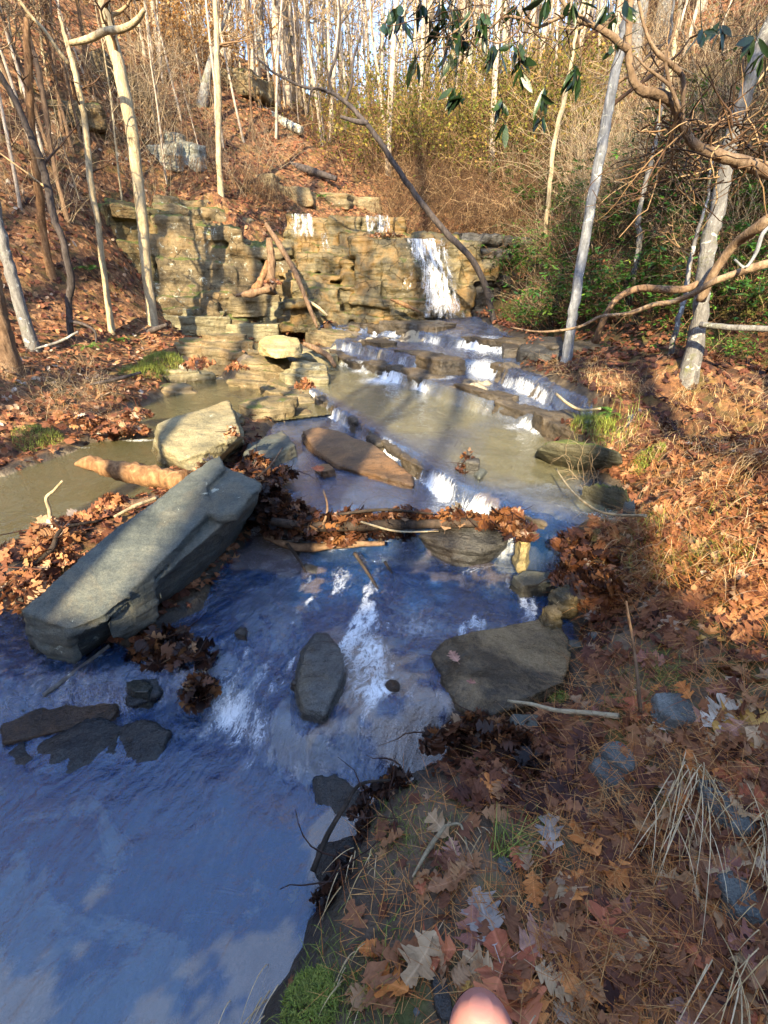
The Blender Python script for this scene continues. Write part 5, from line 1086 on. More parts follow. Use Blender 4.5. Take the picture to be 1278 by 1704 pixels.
def bush(seed, n, h, spread, mat, leafmat=None, nleaf=0, lsize=.03, arch=.0, r=.005, name='shrub', kindl='plain', wig=.2, hang=False):
    rs = np.random.default_rng(seed); root = empty(name); b = MB(); tips = []
    for k in range(n):
        a = rs.uniform(0, 6.283); q = spread * math.sqrt(rs.random()); p = (q * math.cos(a), q * math.sin(a), -.05)
        w = walk(p, (math.cos(a) * arch + rs.normal(0, .3), math.sin(a) * arch + rs.normal(0, .3), -1 if hang else 1), h * rs.uniform(.5, 1.2), 10, wig, -.02 if not arch else -.10 * arch, rs)
        if hang: w[:, 2] += h
        c = rs.random(); b.tube(w, np.linspace(r, r * .35, 11), 3, c, cap=False); tips += list(w[4:])
        for j in range(3):
            i = rs.integers(3, 10); d = w[i] - w[i - 1]; d /= np.linalg.norm(d); v = walk(w[i], d + rs.normal(0, .7, 3), h * rs.uniform(.15, .45), 6, wig * 1.3, 0, rs); b.tube(v, np.linspace(r * .6, r * .25, 7), 3, c, cap=False); tips += list(v[2:])
    b.build('stems', mat, root)
    if leafmat:
        T = np.array(tips)[rs.integers(0, len(tips), nleaf)] + rs.normal(0, .02, (nleaf, 3)); b = MB()
        if kindl == 'laurel':
            m = nleaf // 5; T = np.repeat(T[:m], 5, 0); M = euler_mats(rs.normal(-.1, .35, m * 5), rs.normal(0, .3, m * 5), rs.uniform(0, 6.283, m * 5)); scatter(b, leaf_tpl('laurel'), T, rs.uniform(.6, 1.2, m * 5) * lsize, rnd=np.repeat(np.clip(rs.normal(.5, .25, m), 0, 1), 5), rot=M, flex=(.9, 1.3))
        else: scatter(b, leaf_tpl('plain'), T, rs.uniform(.6, 1.4, nleaf) * lsize, 1.2)
        b.build('foliage', leafmat, root)
    return root
def place(proto_list, n, box, label, group, cat, seed, s=(.7, 1.3), tilt=.15, dz=0.0, pts=None):
    r2 = random.Random(seed); k = 0; used = set()
    X = [r2.uniform(box[0], box[1]) for _ in range(n)] if pts is None else [p[0] for p in pts]; Yp = [r2.uniform(box[2], box[3]) for _ in range(n)] if pts is None else [p[1] for p in pts]
    P, ok = hits(X, Yp)
    for p, o_ in zip(P, ok):
        if not o_ or (p[1] > 9 and poly_sd(np.array([p[0]]), np.array([p[1]]), MAIN)[0] < .3): continue
        pr = r2.choice(proto_list); loc = (p[0], p[1], p[2] + dz); rz = r2.uniform(0, 6.28); sc = r2.uniform(*s); tl = (r2.uniform(-tilt, tilt), r2.uniform(-tilt, tilt))
        if 'category' not in pr: pr.location = loc; pr.rotation_euler = (*tl, rz); pr.scale = (sc,) * 3; tag(pr, label, cat, group)
        else: copy_tree(pr, loc, rz, sc, label, group, tl)
ST = [far_tree(80 + i, h, r, m_, k_) for i, (h, r, m_, k_) in enumerate([(7, .05, B_far, 1), (8, .06, B_brown, 0), (6, .035, B_pale, 1)])]
for q in ST: q.name = 'slope_tree'
pts_ = [(r3.uniform(-20, 470), r3.uniform(70, 350)) for _ in range(40)]
place(ST, 0, None, 'thin bare tree rooted in the leaves of the steep left slope', 'thin trees on the left slope', 'tree', 51, s=(.35, .75), tilt=.10, pts=[q for q in pts_ if q[1] < 380 - .25 * q[0]])
BR = [bush(200 + i, 46, 1.5, .5, T_brown, None, arch=.5, r=.006, wig=.26) for i in range(3)]
place(BR, 44, (640, 900, 250, 415), 'leafless brown tangled shrub on the bank right above the waterfall', 'tangled shrubs above the waterfall', 'shrub', 1)
YG = [bush(210 + i, 40, 1.9, .55, T_brown, L_yelgreen, 900, .05, arch=.25, r=.006) for i in range(3)]
place(YG, 56, (560, 960, 165, 300), 'yellow green thin leaved shrub on the slope between falls and ridge', 'yellow green shrubs under the ridge', 'shrub', 2, s=(.8, 1.7))
BV = [bush(220 + i, 44, 1.9, .6, T_pale if i else T_brown, None, arch=.35, r=.0055, wig=.16) for i in range(3)]
place(BV, 50, (860, 1278, 50, 360), 'brown wiry stemmed shrub clinging to the steep right slope', 'wiry shrubs on the right slope', 'shrub', 3, s=(.6, 1.2))
LG = [bush(230 + i, 20, 1.0, .4, T_brown, L_green, 420, .085, arch=.5, r=.005, name='laurel_shrub', kindl='laurel') for i in range(3)]
place(LG, 90, (860, 1290, 320, 545), 'low green leaved laurel shrub on the shaded lower right slope', 'green laurels on the right slope', 'laurel', 4, s=(.55, 1.25))
place(LG, 0, None, 'fresh green laurel spray beside the foot of the thick grey trunk', 'laurel sprays at the grey trunk foot', 'laurel', 5, s=(.4, .55), pts=[(1190,600),(1225,595),(1165,590),(1250,600)])
place(LG, 0, None, 'low laurel sprig over the water between the falls and the white trunk', 'laurel sprigs by the upper stream', 'laurel', 6, s=(.4, .6), pts=[(860,525),(885,545),(845,535),(905,510)])
DG = [bush(240, 26, 1.1, .5, T_brown, L_dkgreen, 500, .09, arch=.4, name='laurel_shrub', kindl='laurel')]
place(BV, 34, (900, 1290, 280, 540), 'tan wiry shrub tangled among the laurels on the right slope', 'tan shrubs among the laurels', 'shrub', 42, s=(.4, .8))
place(LG, 34, (840, 1290, 200, 360), 'straggly laurel shrub among brown stems high on the right slope', 'straggly laurels high on the right slope', 'laurel', 41, s=(.6, 1.2))
place(DG, 0, None, 'dark leaved evergreen shrub on the crest right of centre', 'dark evergreens on the crest', 'laurel', 7, s=(.8, 1.3), pts=[(880,200),(910,190),(850,215),(1180,120),(1240,60),(1210,210),(1120,240)])
HV = [bush(290 + i, 40, .9, .35, T_brown, None, arch=.5, r=.005, wig=.2, hang=True, name='hanging_vine') for i in range(2)]
place(HV, 0, None, 'brown dead vines hanging over the dark rock right of the falls', 'vines over the dark rock', 'vine', 31, s=(.8, 1.3), pts=[(785,388),(805,392),(825,395),(845,398),(862,402),(795,380),(835,385)])
place(HV, 0, None, 'brown dead vines and grass hanging over the pale left cliff top', 'vines over the left cliff', 'vine', 32, s=(.6, 1.0), pts=[(430,340),(445,350),(455,345),(465,355),(400,330),(340,320),(300,310),(425,330),(475,350)])
PS = [bush(250 + i, 26, 2.0, .5, T_pale, None, arch=.2, r=.006, wig=.12, name='shrub') for i in range(3)]
place(PS, 16, (200, 500, 110, 350), 'pale spindly leafless shrub on the sunny slope above the left cliff', 'spindly shrubs above the left cliff', 'shrub', 8, s=(.6, 1.2))
place(PS, 7, (0, 220, 100, 480), 'bare spindly sapling clump among the left hillside leaves', 'spindly clumps on the left hillside', 'shrub', 9, s=(.4, .9))
OB = [bush(260 + i, 24, 2.2, .6, T_pale, L_yellow, 900, .06, arch=.25) for i in range(2)]
place(OB, 0, None, 'young beech holding orange leaves on the left slope below the ridge', 'orange leaved beeches below the ridge', 'young beech', 10, s=(.9, 1.5), pts=[(270,70),(310,95),(290,120),(330,110),(225,20),(340,140),(255,100),(370,130),(150,20)])
GB = [bush(270, 60, 2.0, .45, T_brown, L_yelgreen, 500, .04, arch=.25)]
place(GB, 0, None, 'dense olive brown bush on the slope left above the falls', 'olive bushes above the falls', 'shrub', 11, s=(.9, 1.2), pts=[(530,235),(548,225)])
BT = [bush(280 + i, 24, .55, .25, T_pale, None, arch=.6, r=.0028, wig=.25, name='twig_clump') for i in range(2)]
place(BT, 0, None, 'clump of fine bare twigs on the left leaf bank above the pool', 'twig clumps on the left bank', 'twigs', 12, s=(.6, 1.1), pts=[(70,660),(110,640),(150,655),(40,640),(90,690),(20,620),(130,610),(175,660)])
place(BT, 0, None, 'clump of fine bare twigs at the edge of the right bank', 'twig clumps on the right bank', 'twigs', 13, s=(.4, .8), pts=[(1000,800),(960,620),(1150,640),(1240,660),(1060,640),(1200,700)])
# unseen laurels added behind the viewpoint to shade the near bank
for i in range(24):
    x = rs.uniform(-6.5, 3.2); y = rs.uniform(-6.2, -4.8); copy_tree(DG[0], (x, y, float(H(x, y))), rs.uniform(0, 6.28), rs.uniform(.5, .9) if x < -1.6 else rs.uniform(1.0, 1.6), 'dark laurel added unseen behind the viewpoint for shade', 'added laurels behind the viewpoint')

# unseen evergreens added behind the viewpoint to shade the lower right slope
def evergreen(seed, h, r0):
    rs = np.random.default_rng(seed); root = empty('added_evergreen'); t = walk((0, 0, -.4), (0, 0, 1), h, 12, .02, .02, rs); b = MB(); b.tube(t, np.linspace(r0, r0 * .2, 13), 10, rough=.05); b.build('trunk', B_brown, root)
    b = MB(); L = MB(); m = 0
    for k in range(22):
        f = rs.uniform(.5, 1); p = t[int(f * 12)]; a = rs.uniform(0, 6.283); w = walk(p, (math.cos(a), math.sin(a), .1), (1.25 - f) * h * .30, 8, .12, -.03, rs); b.tube(w, np.linspace(.03, .006, 9), 4, .3, cap=False)
        q = w[rs.integers(2, 9, 110)] + rs.normal(0, .16, (110, 3)); scatter(L, leaf_tpl('laurel'), q, rs.uniform(.10, .2, 110), 1.0)
    b.build('limbs', T_brown, root); L.build('foliage', L_dkgreen, root); return root
EV = evergreen(5, 11, .16)
for i, (x, y, s) in enumerate([(1.9, -3.4, 1.0), (4.4, -3.6, .95), (5.0, -6.5, 1.2)]):
    p = (x, y, float(H(x, y))); lab = 'tall evergreen added unseen behind the viewpoint for shade'
    if i == 0: EV.location = p; tag(EV, lab, 'evergreen', 'added evergreens behind the viewpoint')
    else: copy_tree(EV, p, i * 2.0, s, lab, 'added evergreens behind the viewpoint')

for (x, y, s) in [(-4.0, -5.4, .8), (-3.35, -5.5, .7), (-2.55, -5.3, .85), (-3.0, -5.9, .6)]: copy_tree(DG[0], (x, y, float(H(x, y))), x * 3, s, 'dark laurel added unseen behind the viewpoint for shade', 'added laurels behind the viewpoint')  # more unseen laurels, added to break up the sun on the slab
for (x, y) in [(-3.1, -4.6), (-3.8, -5.0), (-2.3, -4.9)]: copy_tree(protos[1], (x, y, float(H(x, y))), x * 5, .9, 'bare tree in the woods behind the viewpoint', 'bare trees behind the viewpoint')

# ferns
def fern(seed):
    rs = np.random.default_rng(seed); root = empty('fern')
    for k in range(9):
        b = MB(); a = k / 9 * 6.283 + rs.normal(0, .2); w = walk((0, 0, 0), (math.cos(a), math.sin(a), 1.0), .42, 12, .03, -.12, rs); b.tube(w, np.linspace(.003, .001, 13), 3, .3, cap=False)
        side = np.array([-math.sin(a), math.cos(a), 0])
        for i in range(2, 13):
            l = .075 * math.sin(math.pi * (i / 13) ** .8) + .01
            for s_ in (-1, 1):
                p = w[i]; d = w[i] - w[i - 1]; d /= np.linalg.norm(d); t_ = p + side * s_ * l + d * .012; b.add([p - d * .010, t_, p + d * .010, p + side * s_ * l * .5 + d * .014], np.array([(0, 1, 3), (0, 3, 2)]), rs.random())
        b.build('frond', L_fern, root, smooth=False)
    return root
F0 = fern(1)
for i, (px, py, s, lab) in enumerate([(148, 452, .9, 'bright fern on the brown leaves between the two pale trunks'), (196, 568, .75, 'sunlit fern at the foot of the thin crooked trunk'), (150, 580, .7, 'darker fern in the trunk shade by the forked dark tree'), (1020, 690, .45, 'green fern frond on the right bank beside the stream'), (535, 330, 1.0, 'small fern on the rocks above the waterfall')]):
    p = G(px, py); 
    if i == 0: r = F0; r.location = p; r.scale = (s,) * 3; tag(r, lab, 'fern')
    else: copy_tree(F0, p, i * 1.1, s, lab)
# ================================================================ NEAR DETAIL: single leaves, stones, finger
def oak_tpl(lobes=3.5, deep=.75, seed=0, curl=.25, kind='oak'):
    rs = np.random.default_rng(seed); n = 30; V = []; F = []
    for i in range(n + 1):
        t = i / n
        if kind == 'oak':
            env = math.sin(math.pi * min(1, t ** .85 * .97 + .02)) ** .75; lob = abs(math.sin(math.pi * lobes * t + .25)) ** 1.2
            w = .40 * env * ((1 - deep) + deep * lob) * (1 + .12 * rs.normal()) + .012; fwd = .10 * lob * env
        elif kind == 'oval': w = .26 * math.sin(math.pi * min(1, t * .98 + .01)) ** .8; fwd = 0
        for s in (-1, 0, 1):
            x = s * w * (1 + .1 * rs.normal() * (s != 0)); y = t - .5 + (fwd if s else 0); z = curl * x * x * 2.2 + .10 * curl * math.sin(t * 5 + seed) + (.02 * rs.normal() if s else 0) + .25 * curl * (t - .5) ** 2
            V.append((x, y, z))
        if i: a = 3 * (i - 1); F += [(a, a + 1, a + 4, a + 3), (a + 1, a + 2, a + 5, a + 4)]
    k = len(V); V += [(-.008, -.5, .01), (.008, -.5, .01), (-.006, -.78, .03), (.006, -.78, .03)]; F.append((k, k + 1, k + 3, k + 2))
    return np.array(V), np.array(F)
def leafm(name, col, col2, rough=.6):
    t = NT(name); p = t.n('TexCoord').outputs['Object']
    x = t.n('SeparateXYZ'); t.link(p, x.inputs[0])
    n = t.noise(p, 28, 5, .7); n2 = t.noise(p, 9, 4, .6)
    c = t.mix(t.ramp(n2, [(.35, 0.0), (.65, 1.0)]), col, col2); c = t.mix(t.ramp(n, [(.32, .6), (.5, 0.0)]), c, tuple(q * .35 for q in col))
    ax = t.math('ABSOLUTE', x.outputs[0]); vein = t.ramp(ax, [(.0, 1.0), (.0022, .0)])
    sv = t.math('FRACT', t.math('MULTIPLY', t.math('SUBTRACT', x.outputs[1], t.math('MULTIPLY', ax, .9)), 62)); vv = t.ramp(sv, [(.0, .35), (.12, 0.0)])
    c = t.mix(t.math('MAXIMUM', t.math('MULTIPLY', vein, .4), t.math('MULTIPLY', vv, .6)), c, tuple(min(1, q * 1.5 + .05) for q in col2))
    b = t.n('BsdfPrincipled', Roughness=rough); t.link(c, b.inputs['Base Color']); b.inputs['Specular IOR Level'].default_value = .35
    t.link(t.bump(t.math('ADD', n, vv), .6, .0012), b.inputs['Normal'])
    tl = t.n('BsdfTranslucent'); t.link(c, tl.inputs[0]); m = t.n('MixShader'); m.inputs[0].default_value = .15
    t.link(b.outputs[0], m.inputs[1]); t.link(tl.outputs[0], m.inputs[2]); t.link(m.outputs[0], t.out.inputs[0]); return t.m
LM = {'orange': leafm('orange oak leaf', (.48, .15, .03), (.64, .24, .06)), 'red': leafm('red brown oak leaf', (.34, .08, .035), (.52, .17, .07)), 'brown': leafm('brown leaf', (.24, .11, .05), (.40, .20, .10)),
      'tan': leafm('tan leaf', (.36, .22, .11), (.50, .34, .19)), 'grey': leafm('grey leaf', (.27, .23, .20), (.42, .36, .31)), 'pink': leafm('pinkish leaf', (.32, .15, .10), (.46, .25, .18)), 'gold': leafm('golden leaf', (.45, .24, .04), (.60, .36, .10)),
      'cream': leafm('cream leaf', (.50, .43, .33), (.66, .60, .50)), 'plum': leafm('plum leaf', (.22, .08, .055), (.36, .16, .11))}
OT = [oak_tpl(3.5, .78, 1), oak_tpl(2.6, .68, 2, .4), oak_tpl(4.4, .6, 3, .15), oak_tpl(3.0, .85, 4, .5)]; OV = [oak_tpl(seed=5, curl=.5, kind='oval')]
OTM = {}
def leaf_at(label, px, py, L_px, rot, color, k=0, kind='leaf', oval=False, tilt=(0, 0), lift=.008):
    p = G(px, py); d = (p - Vector((0, 0, CAMZ))).length; s = L_px / FPX * d * .80
    key = ('v' if oval else 'o', k, color)
    n = slope_frames(np.array([p]))[0]; M = Matrix([list(r) for r in n]).to_4x4()
    if key not in OTM:
        v, f = (OV[0] if oval else OT[k]); o = mesh_np('oak_leaf' if not oval else 'leaf', v * .12, f, LM[color], True); OTM[key] = o.data
    else: o = bpy.data.objects.new('oak_leaf' if not oval else 'leaf', OTM[key]); COL.objects.link(o)
    s /= .12
    o.matrix_world = Matrix.Translation(p + Vector((0, 0, lift + .004))) @ M @ Euler((tilt[0], tilt[1], R(rot))).to_matrix().to_4x4() @ Matrix.Diagonal((s, s, s, 1))
    return tag(o, label, 'leaf')
LV = [('orange oak leaf with deep lobes near the bottom right, largest one',985,1605,125,-60,'orange',0),('red brown oak leaf overlapped by the orange lobed leaf',1005,1560,90,-20,'red',3),('dark red oak leaf just above the fingertip',850,1632,115,15,'red',1),
 ('pale grey oak leaf lying flat on the bare mud',806,1528,82,10,'grey',2),('pink and violet oak leaf between the grey one and the orange ones',893,1566,70,-60,'pink',1),('violet grey oak leaf beside the green grass blades',915,1390,62,-15,'grey',3),
 ('orange red oak leaf right of the violet grey one',972,1398,62,20,'orange',1),('crumpled orange oak leaf near the dark hole in the bank',1042,1412,44,-10,'orange',3),('large dusty red leaf under the dry grass sheaf',1180,1350,95,30,'pink',2),
 ('purple leaf draped below the dusty red one',1190,1420,90,70,'plum',1),('tan curled leaf in the needles',1133,1492,66,30,'tan',2),('dark plum leaf sliding down the needles',1108,1530,85,45,'plum',0),('orange leaf half hidden at the right by the green stone',1205,1520,56,65,'orange',2),
 ('big round tan leaf cut by the bottom right corner',1266,1640,110,170,'tan',2),('orange leaf at the bottom edge beside the black roots',1045,1690,70,10,'orange',1),('dusty red leaf at the bottom edge near the corner',1140,1682,60,160,'pink',3),
 ('small grey white leaf curled on the mud to the right',1098,1628,34,80,'grey',1),('tan leaf pointing at the dark red oak leaf',795,1605,50,60,'tan',1),('long golden leaf at the right above the bank stones',1240,1212,90,70,'gold',0),('cream oak leaf with a dark hole beside the square stone',1195,1190,66,-75,'cream',3),
 ('red brown maple shaped leaf left of the square stone',1055,1185,62,-20,'red',3),('crumpled grey brown leaf cluster on the upper right bank',1080,1100,52,50,'plum',2),('white flecked leaf on the square stone',1098,1208,28,0,'cream',2),('tan leaf at the right edge of the bank',1250,1100,40,60,'tan',2),
 ('orange oval leaf lying above the fingertip to the left',618,1584,44,80,'orange',0,True),('small round orange leaf left of the green blades',913,1325,24,20,'orange',0,True),('yellow maple leaf floating on the blue water',490,1495,26,0,'gold',1),('violet leaf lying at the mossy water edge',676,1306,36,70,'grey',1),
 ('dark red leaf heap topmost leaf below the flat wet rock',868,1245,60,30,'plum',1),('brown leaf under the topmost one of the heap below the flat rock',885,1270,60,-40,'red',2),('reddish leaf at the right of the heap below the flat rock',850,1212,40,80,'red',1),('gold and grey leaf standing at the foot of the heap',872,1300,52,5,'grey',0),
 ('gold leaf beside the standing grey one',862,1290,40,-10,'gold',0,True),('orange leaf on the dark soil above the heap',850,1198,30,60,'orange',0,True),('blue grey oak leaf on the dark soil near the stones at the water',985,1030,36,20,'grey',3),('pink lobed leaf left of the blue grey oak leaf',925,1060,34,-30,'pink',1),
 ('pale cream leaf lying high on the grassy right bank',1152,742,28,0,'cream',1),('orange leaf in the sunlit grass on the right bank',1145,790,34,40,'orange',1),('rust leaf in dry grass at the right edge of the sunny patch',1190,812,44,80,'orange',2),('orange leaf at the lower rim of the sunny grass',1140,870,36,20,'orange',2),
 ('small golden leaf by the yellow green sprig',1165,1065,18,60,'gold',0,True),('yellow leaf beside the small golden leaf',1200,1068,18,20,'gold',1),('reddish leaf lying by the bank leaves near the stick end',1010,1310,0,0,'red',1),
 ('orange leaf at the right edge above the big tan leaf',1272,1450,50,20,'orange',1),('rust leaf at the right edge over the needles',1225,1290,60,80,'red',2),('brown leaf right of the dry grass sheaf',1215,1250,60,40,'brown',1),('dark brown leaf under the cream oak leaf',1160,1240,50,10,'brown',2),
 ('pinkish leaf folded at the foot of the bent straw',752,1420,40,0,'pink',2),('grey and pink leaf beside the folded pinkish one',735,1435,36,30,'plum',1),('brown leaf on the mud left of the dark red oak leaf',700,1480,26,10,'red',1),('small orange leaf tip on the moss at the bottom',778,1650,24,0,'gold',3)]
for t in LV:
    if t[3]: leaf_at(*t[:6], k=t[6], oval=len(t) > 7, tilt=(random.uniform(-.15, .15), random.uniform(-.15, .15)))
rl = random.Random(9)
for i in range(110):
    px = rl.uniform(640, 1275); py = rl.uniform(1150, 1700)
    if px < 640 + (1500 - py) * .45 or (px < 960 and rl.random() < .72): continue
    col, lab, gp = [('red', 'dark red lobed oak leaf lying on the near right bank', 'dark red oak leaves on the near bank'), ('brown', 'plain brown lobed oak leaf lying on the near right bank', 'brown oak leaves on the near bank'), ('orange', 'rusty orange lobed oak leaf lying on the near right bank', 'rusty oak leaves on the near bank'), ('plum', 'dull plum coloured oak leaf lying on the near right bank', 'plum oak leaves on the near bank'), ('tan', 'pale tan oak leaf lying on the near right bank', 'tan oak leaves on the near bank'), ('pink', 'dusty pink oak leaf lying on the near right bank', 'dusty pink oak leaves on the near bank')][rl.choice([0, 0, 0, 1, 1, 2, 2, 2, 3, 4, 4, 5])]
    o = leaf_at(lab, px, py, rl.uniform(40, 85) * (.5 + .6 * (py - 1100) / 600), rl.uniform(0, 360), col, k=rl.randrange(4), tilt=(rl.uniform(-.3, .3), rl.uniform(-.3, .3)), lift=rl.uniform(.008, .022)); o['group'] = gp
# leaves on the rocks: short real leaves resting on their tops
def leaf_on(label, px, py, z, L_px, rot, color, k):
    p = Vector(W(px, py, z=z)); d = (p - Vector((0, 0, CAMZ))).length; s = L_px / FPX * d * .8 / .12; v, f = OT[k]
    o = mesh_np('oak_leaf', v * .12 * s, f, LM[color]); o.location = p; o.rotation_euler = (0, 0, R(rot)); return tag(o, label, 'leaf')
leaf_on('pinkish leaf lying on the left of the wide flat wet rock', 755, 1092, .205, 32, 20, 'pink', 2)
leaf_on('small plum leaf in the middle of the wide flat wet rock', 784, 1135, .21, 18, 70, 'plum', 1)
leaf_on('wet brown leaf stuck to the reddish stone in the apron', 530, 780, .42, 34, 20, 'red', 2)

# general broad leaves on the near bank
mb = MB()
for (n, x0, x1, y0, y1, cl, sd, dark) in [(620, 930, 1300, 980, 1704, 3, 31, -.08), (46, 560, 900, 1330, 1704, 2, 32, .05), (420, 760, 960, 1170, 1330, 4, 33, -.25), (1500, 930, 1300, 740, 1020, 3, 34, -.02), (260, 905, 1010, 900, 1130, 4, 35, -.1)]:
    P = region_pts(n, x0, x1, y0, y1, cl, sd)
    far = np.linalg.norm(P, axis=1); al = slope_frames(P); P[:, 2] += RNG.uniform(.004, .03, len(P))
    for k in range(4):
        m = (np.arange(len(P)) % 4) == k; q = P[m]
        scatter(mb, OT[k], q, RNG.uniform(.045, .10, m.sum()), .42, np.clip(RNG.normal(.52 + dark, .2, m.sum()), 0, .88), align=al[m])
o = mb.build('bank_leaves', L_litter); tag(o, 'layer of lobed oak leaves on the near right bank', 'leaves', kind='stuff')

# heaps of wet leaves caught by rocks and logs
def heap(label, spots, n, mat=L_wetleaf, size=(.05, .10), tone=(.5, .25), lift=.10):
    b = MB(); C = []
    for (px, py, z, rx, ry) in spots:
        c = np.array(W(px, py, z=z)); m = n // len(spots); C.append(c)
        a = RNG.uniform(0, 6.283, m); q = np.sqrt(RNG.random(m)); P = c + np.stack([rx * q * np.cos(a), ry * q * np.sin(a), lift * (1 - q ** 2) * RNG.random(m) - .02], -1)
        for k in range(4):
            s = slice(k, None, 4); scatter(b, OT[k], P[s], RNG.uniform(*size, len(P[s])), .75, np.clip(RNG.normal(*tone, len(P[s])), 0, 1))
        for k in range(max(2, m // 30)):
            w = walk(c + [RNG.normal(0, rx * .5), RNG.normal(0, ry * .5), .03], RNG.normal(0, 1, 3) * [1, 1, .3], RNG.uniform(.1, .3), 5, .2, 0); b.tube(w, np.linspace(.004, .0015, 6), 4, .3, cap=False)
    o = b.build('leaf_heap', mat, loc=tuple(C[0])); return tag(o, label, 'leaf heap')
heap('long wet russet leaf heap banked on the log dam', [(480,850,.36,.16,.10),(530,870,.36,.18,.09),(590,862,.38,.16,.05),(680,860,.38,.2,.05),(760,862,.38,.15,.05),(830,866,.38,.14,.07),(560,890,.26,.18,.08)], 620)
heap('brown leaf heap tucked against the upper right end of the long slab', [(440,800,.42,.12,.14),(455,830,.4,.12,.12),(425,770,.5,.12,.08),(470,790,.4,.10,.10)], 330)
heap('orange wet leaf clump where the water slips past the dam end', [(862,880,.42,.09,.12),(850,862,.42,.08,.06)], 110, tone=(.65, .2))
heap('dark leaf heap under the near side of the long slab', [(225,1040,.16,.10,.08),(270,1070,.14,.16,.10),(310,1090,.14,.15,.10),(250,1090,.12,.12,.06),(330,1150,.12,.06,.08)], 330, tone=(.4, .28))
heap('leaf raft washed against the far side of the slab at the pool edge', [(35,935,.38,.25,.2),(60,910,.40,.2,.15),(90,890,.44,.14,.10),(20,985,.34,.24,.16),(130,870,.40,.16,.06),(190,840,.42,.12,.10)], 520, tone=(.55, .2), mat=L_litter)
heap('small leaf tuft on the pool water next to the upright forked twig', [(82,885,.45,.10,.08)], 90, tone=(.6, .2), mat=L_litter)
heap('leaves caught between the tan block and the long slab', [(310,800,.46,.14,.08),(345,780,.6,.10,.06)], 90, tone=(.7, .15), mat=L_litter)
heap('orange leaf clump on the right corner of the tan block', [(385,722,.70,.06,.05)], 44, tone=(.75, .15), mat=L_litter, size=(.03, .06))
heap('dark leaf clump snagged on the pointed stones in the green pool', [(778,762,.56,.05,.05),(768,782,.5,.05,.05)], 40, size=(.03, .06))
heap('red brown leaf fringe hanging over the right water edge by the flat stone', [(960,905,.42,.14,.12),(985,930,.42,.14,.12),(950,960,.3,.10,.08),(1000,975,.4,.12,.10)], 300, tone=(.45, .2))
heap('leaf heap on the mud just below the wide flat rock', [(860,1240,.24,.09,.08),(800,1210,.2,.12,.06),(750,1235,.16,.10,.05),(885,1280,.24,.07,.06)], 200, tone=(.42, .25))
heap('dark wet leaves lining the near bank where it meets the blue water', [(660,1290,.13,.06,.04),(600,1360,.09,.04,.08),(575,1440,.07,.04,.06),(625,1320,.1,.06,.05),(545,1490,.06,.03,.05)], 170, size=(.03, .06), tone=(.25, .2), lift=.04)
heap('brown leaf pile spilling from the left bank toward the foam', [(170,710,.52,.25,.15),(215,715,.45,.2,.10),(120,700,.6,.25,.2),(230,690,.5,.15,.12)], 420, mat=L_litter)
heap('dead leaves in a hollow of the shelf above the silty pool', [(330,605,.9,.2,.3)], 110, mat=L_litter, tone=(.6, .2))
heap('dead leaves stuck at the back corner of the silty pool', [(395,610,.85,.12,.1)], 50, mat=L_litter, tone=(.6, .2))
heap('dead leaves in the crack of the dark shelf block by the stream', [(508,640,.7,.10,.10)], 60, mat=L_litter, tone=(.6, .2))
heap('leaf heap on the cliff ledge under the driftwood stump', [(455,470,1.85,.2,.1)], 60, mat=L_litter)

heap('orange leaves lying on the waterfall cliff lip left of the tall fall', [(640,392,2.85,.5,.12)], 90, mat=L_litter, tone=(.65, .15))

heap('dark bulky heap of wet leaves wedged at the right end of the long slab', [(452,850,.36,.14,.10),(430,860,.28,.12,.10),(470,880,.26,.14,.08),(440,820,.46,.10,.08)], 360, tone=(.3, .22), lift=.14)
heap('dark wet leaves hanging under the middle of the log dam', [(560,888,.26,.22,.05),(640,886,.26,.2,.05),(610,875,.32,.2,.05)], 170, tone=(.22, .2), lift=.06)
for i_, (lab_, p_, w_, m_) in enumerate([('thin stick poking out of the wet heap by the slab end', [(420,800,.5),(450,775,.58),(470,745,.6)], [4,4,2], B_brown), ('dark stick lying over the leaf dam to the right', [(560,856,.42),(640,848,.46),(720,855,.42)], [5,6,3], B_wet), ('pale twig bridging the leaf dam and the dark boulder', [(600,868,.42),(660,884,.34),(730,884,.34)], [4,4,2], B_pale), ('crooked brown stick upright in the leaf dam', [(536,880,.34),(545,845,.44),(538,815,.5)], [5,4,3], B_brown), ('short black stub standing at the dam centre', [(632,900,.2),(640,876,.34)], [9,7], B_wet), ('brown stick sloping off the dam into the water', [(478,905,.2),(500,935,.14),(512,960,.10)], [6,5,3], B_wet)]):
    log_px('stick', lab_, p_, w_, m_, cat='stick')
# stones on the near bank
def stone_at(label, px, py, wpx, hpx, rot, mat, seed, sq=.7, lift=.55, cat='stone'):
    r2 = random.Random(seed); g = G(px, py); d = (g - Vector((0, 0, CAMZ))).length; a = wpx / FPX * d * .5; b = hpx / FPX * d * .6; P = []
    for k in range(8):
        an = (k + r2.uniform(-.25, .25)) / 8 * 6.283; cx = abs(math.cos(an)) ** sq * math.copysign(1, math.cos(an)) * a; cy = abs(math.sin(an)) ** sq * math.copysign(1, math.sin(an)) * b
        x = cx * math.cos(R(rot)) - cy * math.sin(R(rot)); y = cx * math.sin(R(rot)) + cy * math.cos(R(rot))
        P.append((g.x + x, g.y + y, g.z - .02)); P.append((g.x + x * .82, g.y + y * .82, g.z + min(a, b) * lift * r2.uniform(.7, 1.1)))
    return rock_obj('stone', label, cat, [P], max(.0035, min(a, b) / 9), mat, min(a, b) * .10, 12, min(a, b) * .06, 60, seed)
M_blue = rock_mat('blue grey stone', (.06, .066, .064), (.14, .15, .14), (.26, .27, .25), stain=(.18, .16, .1), stain_amt=.2, lichen=.1)
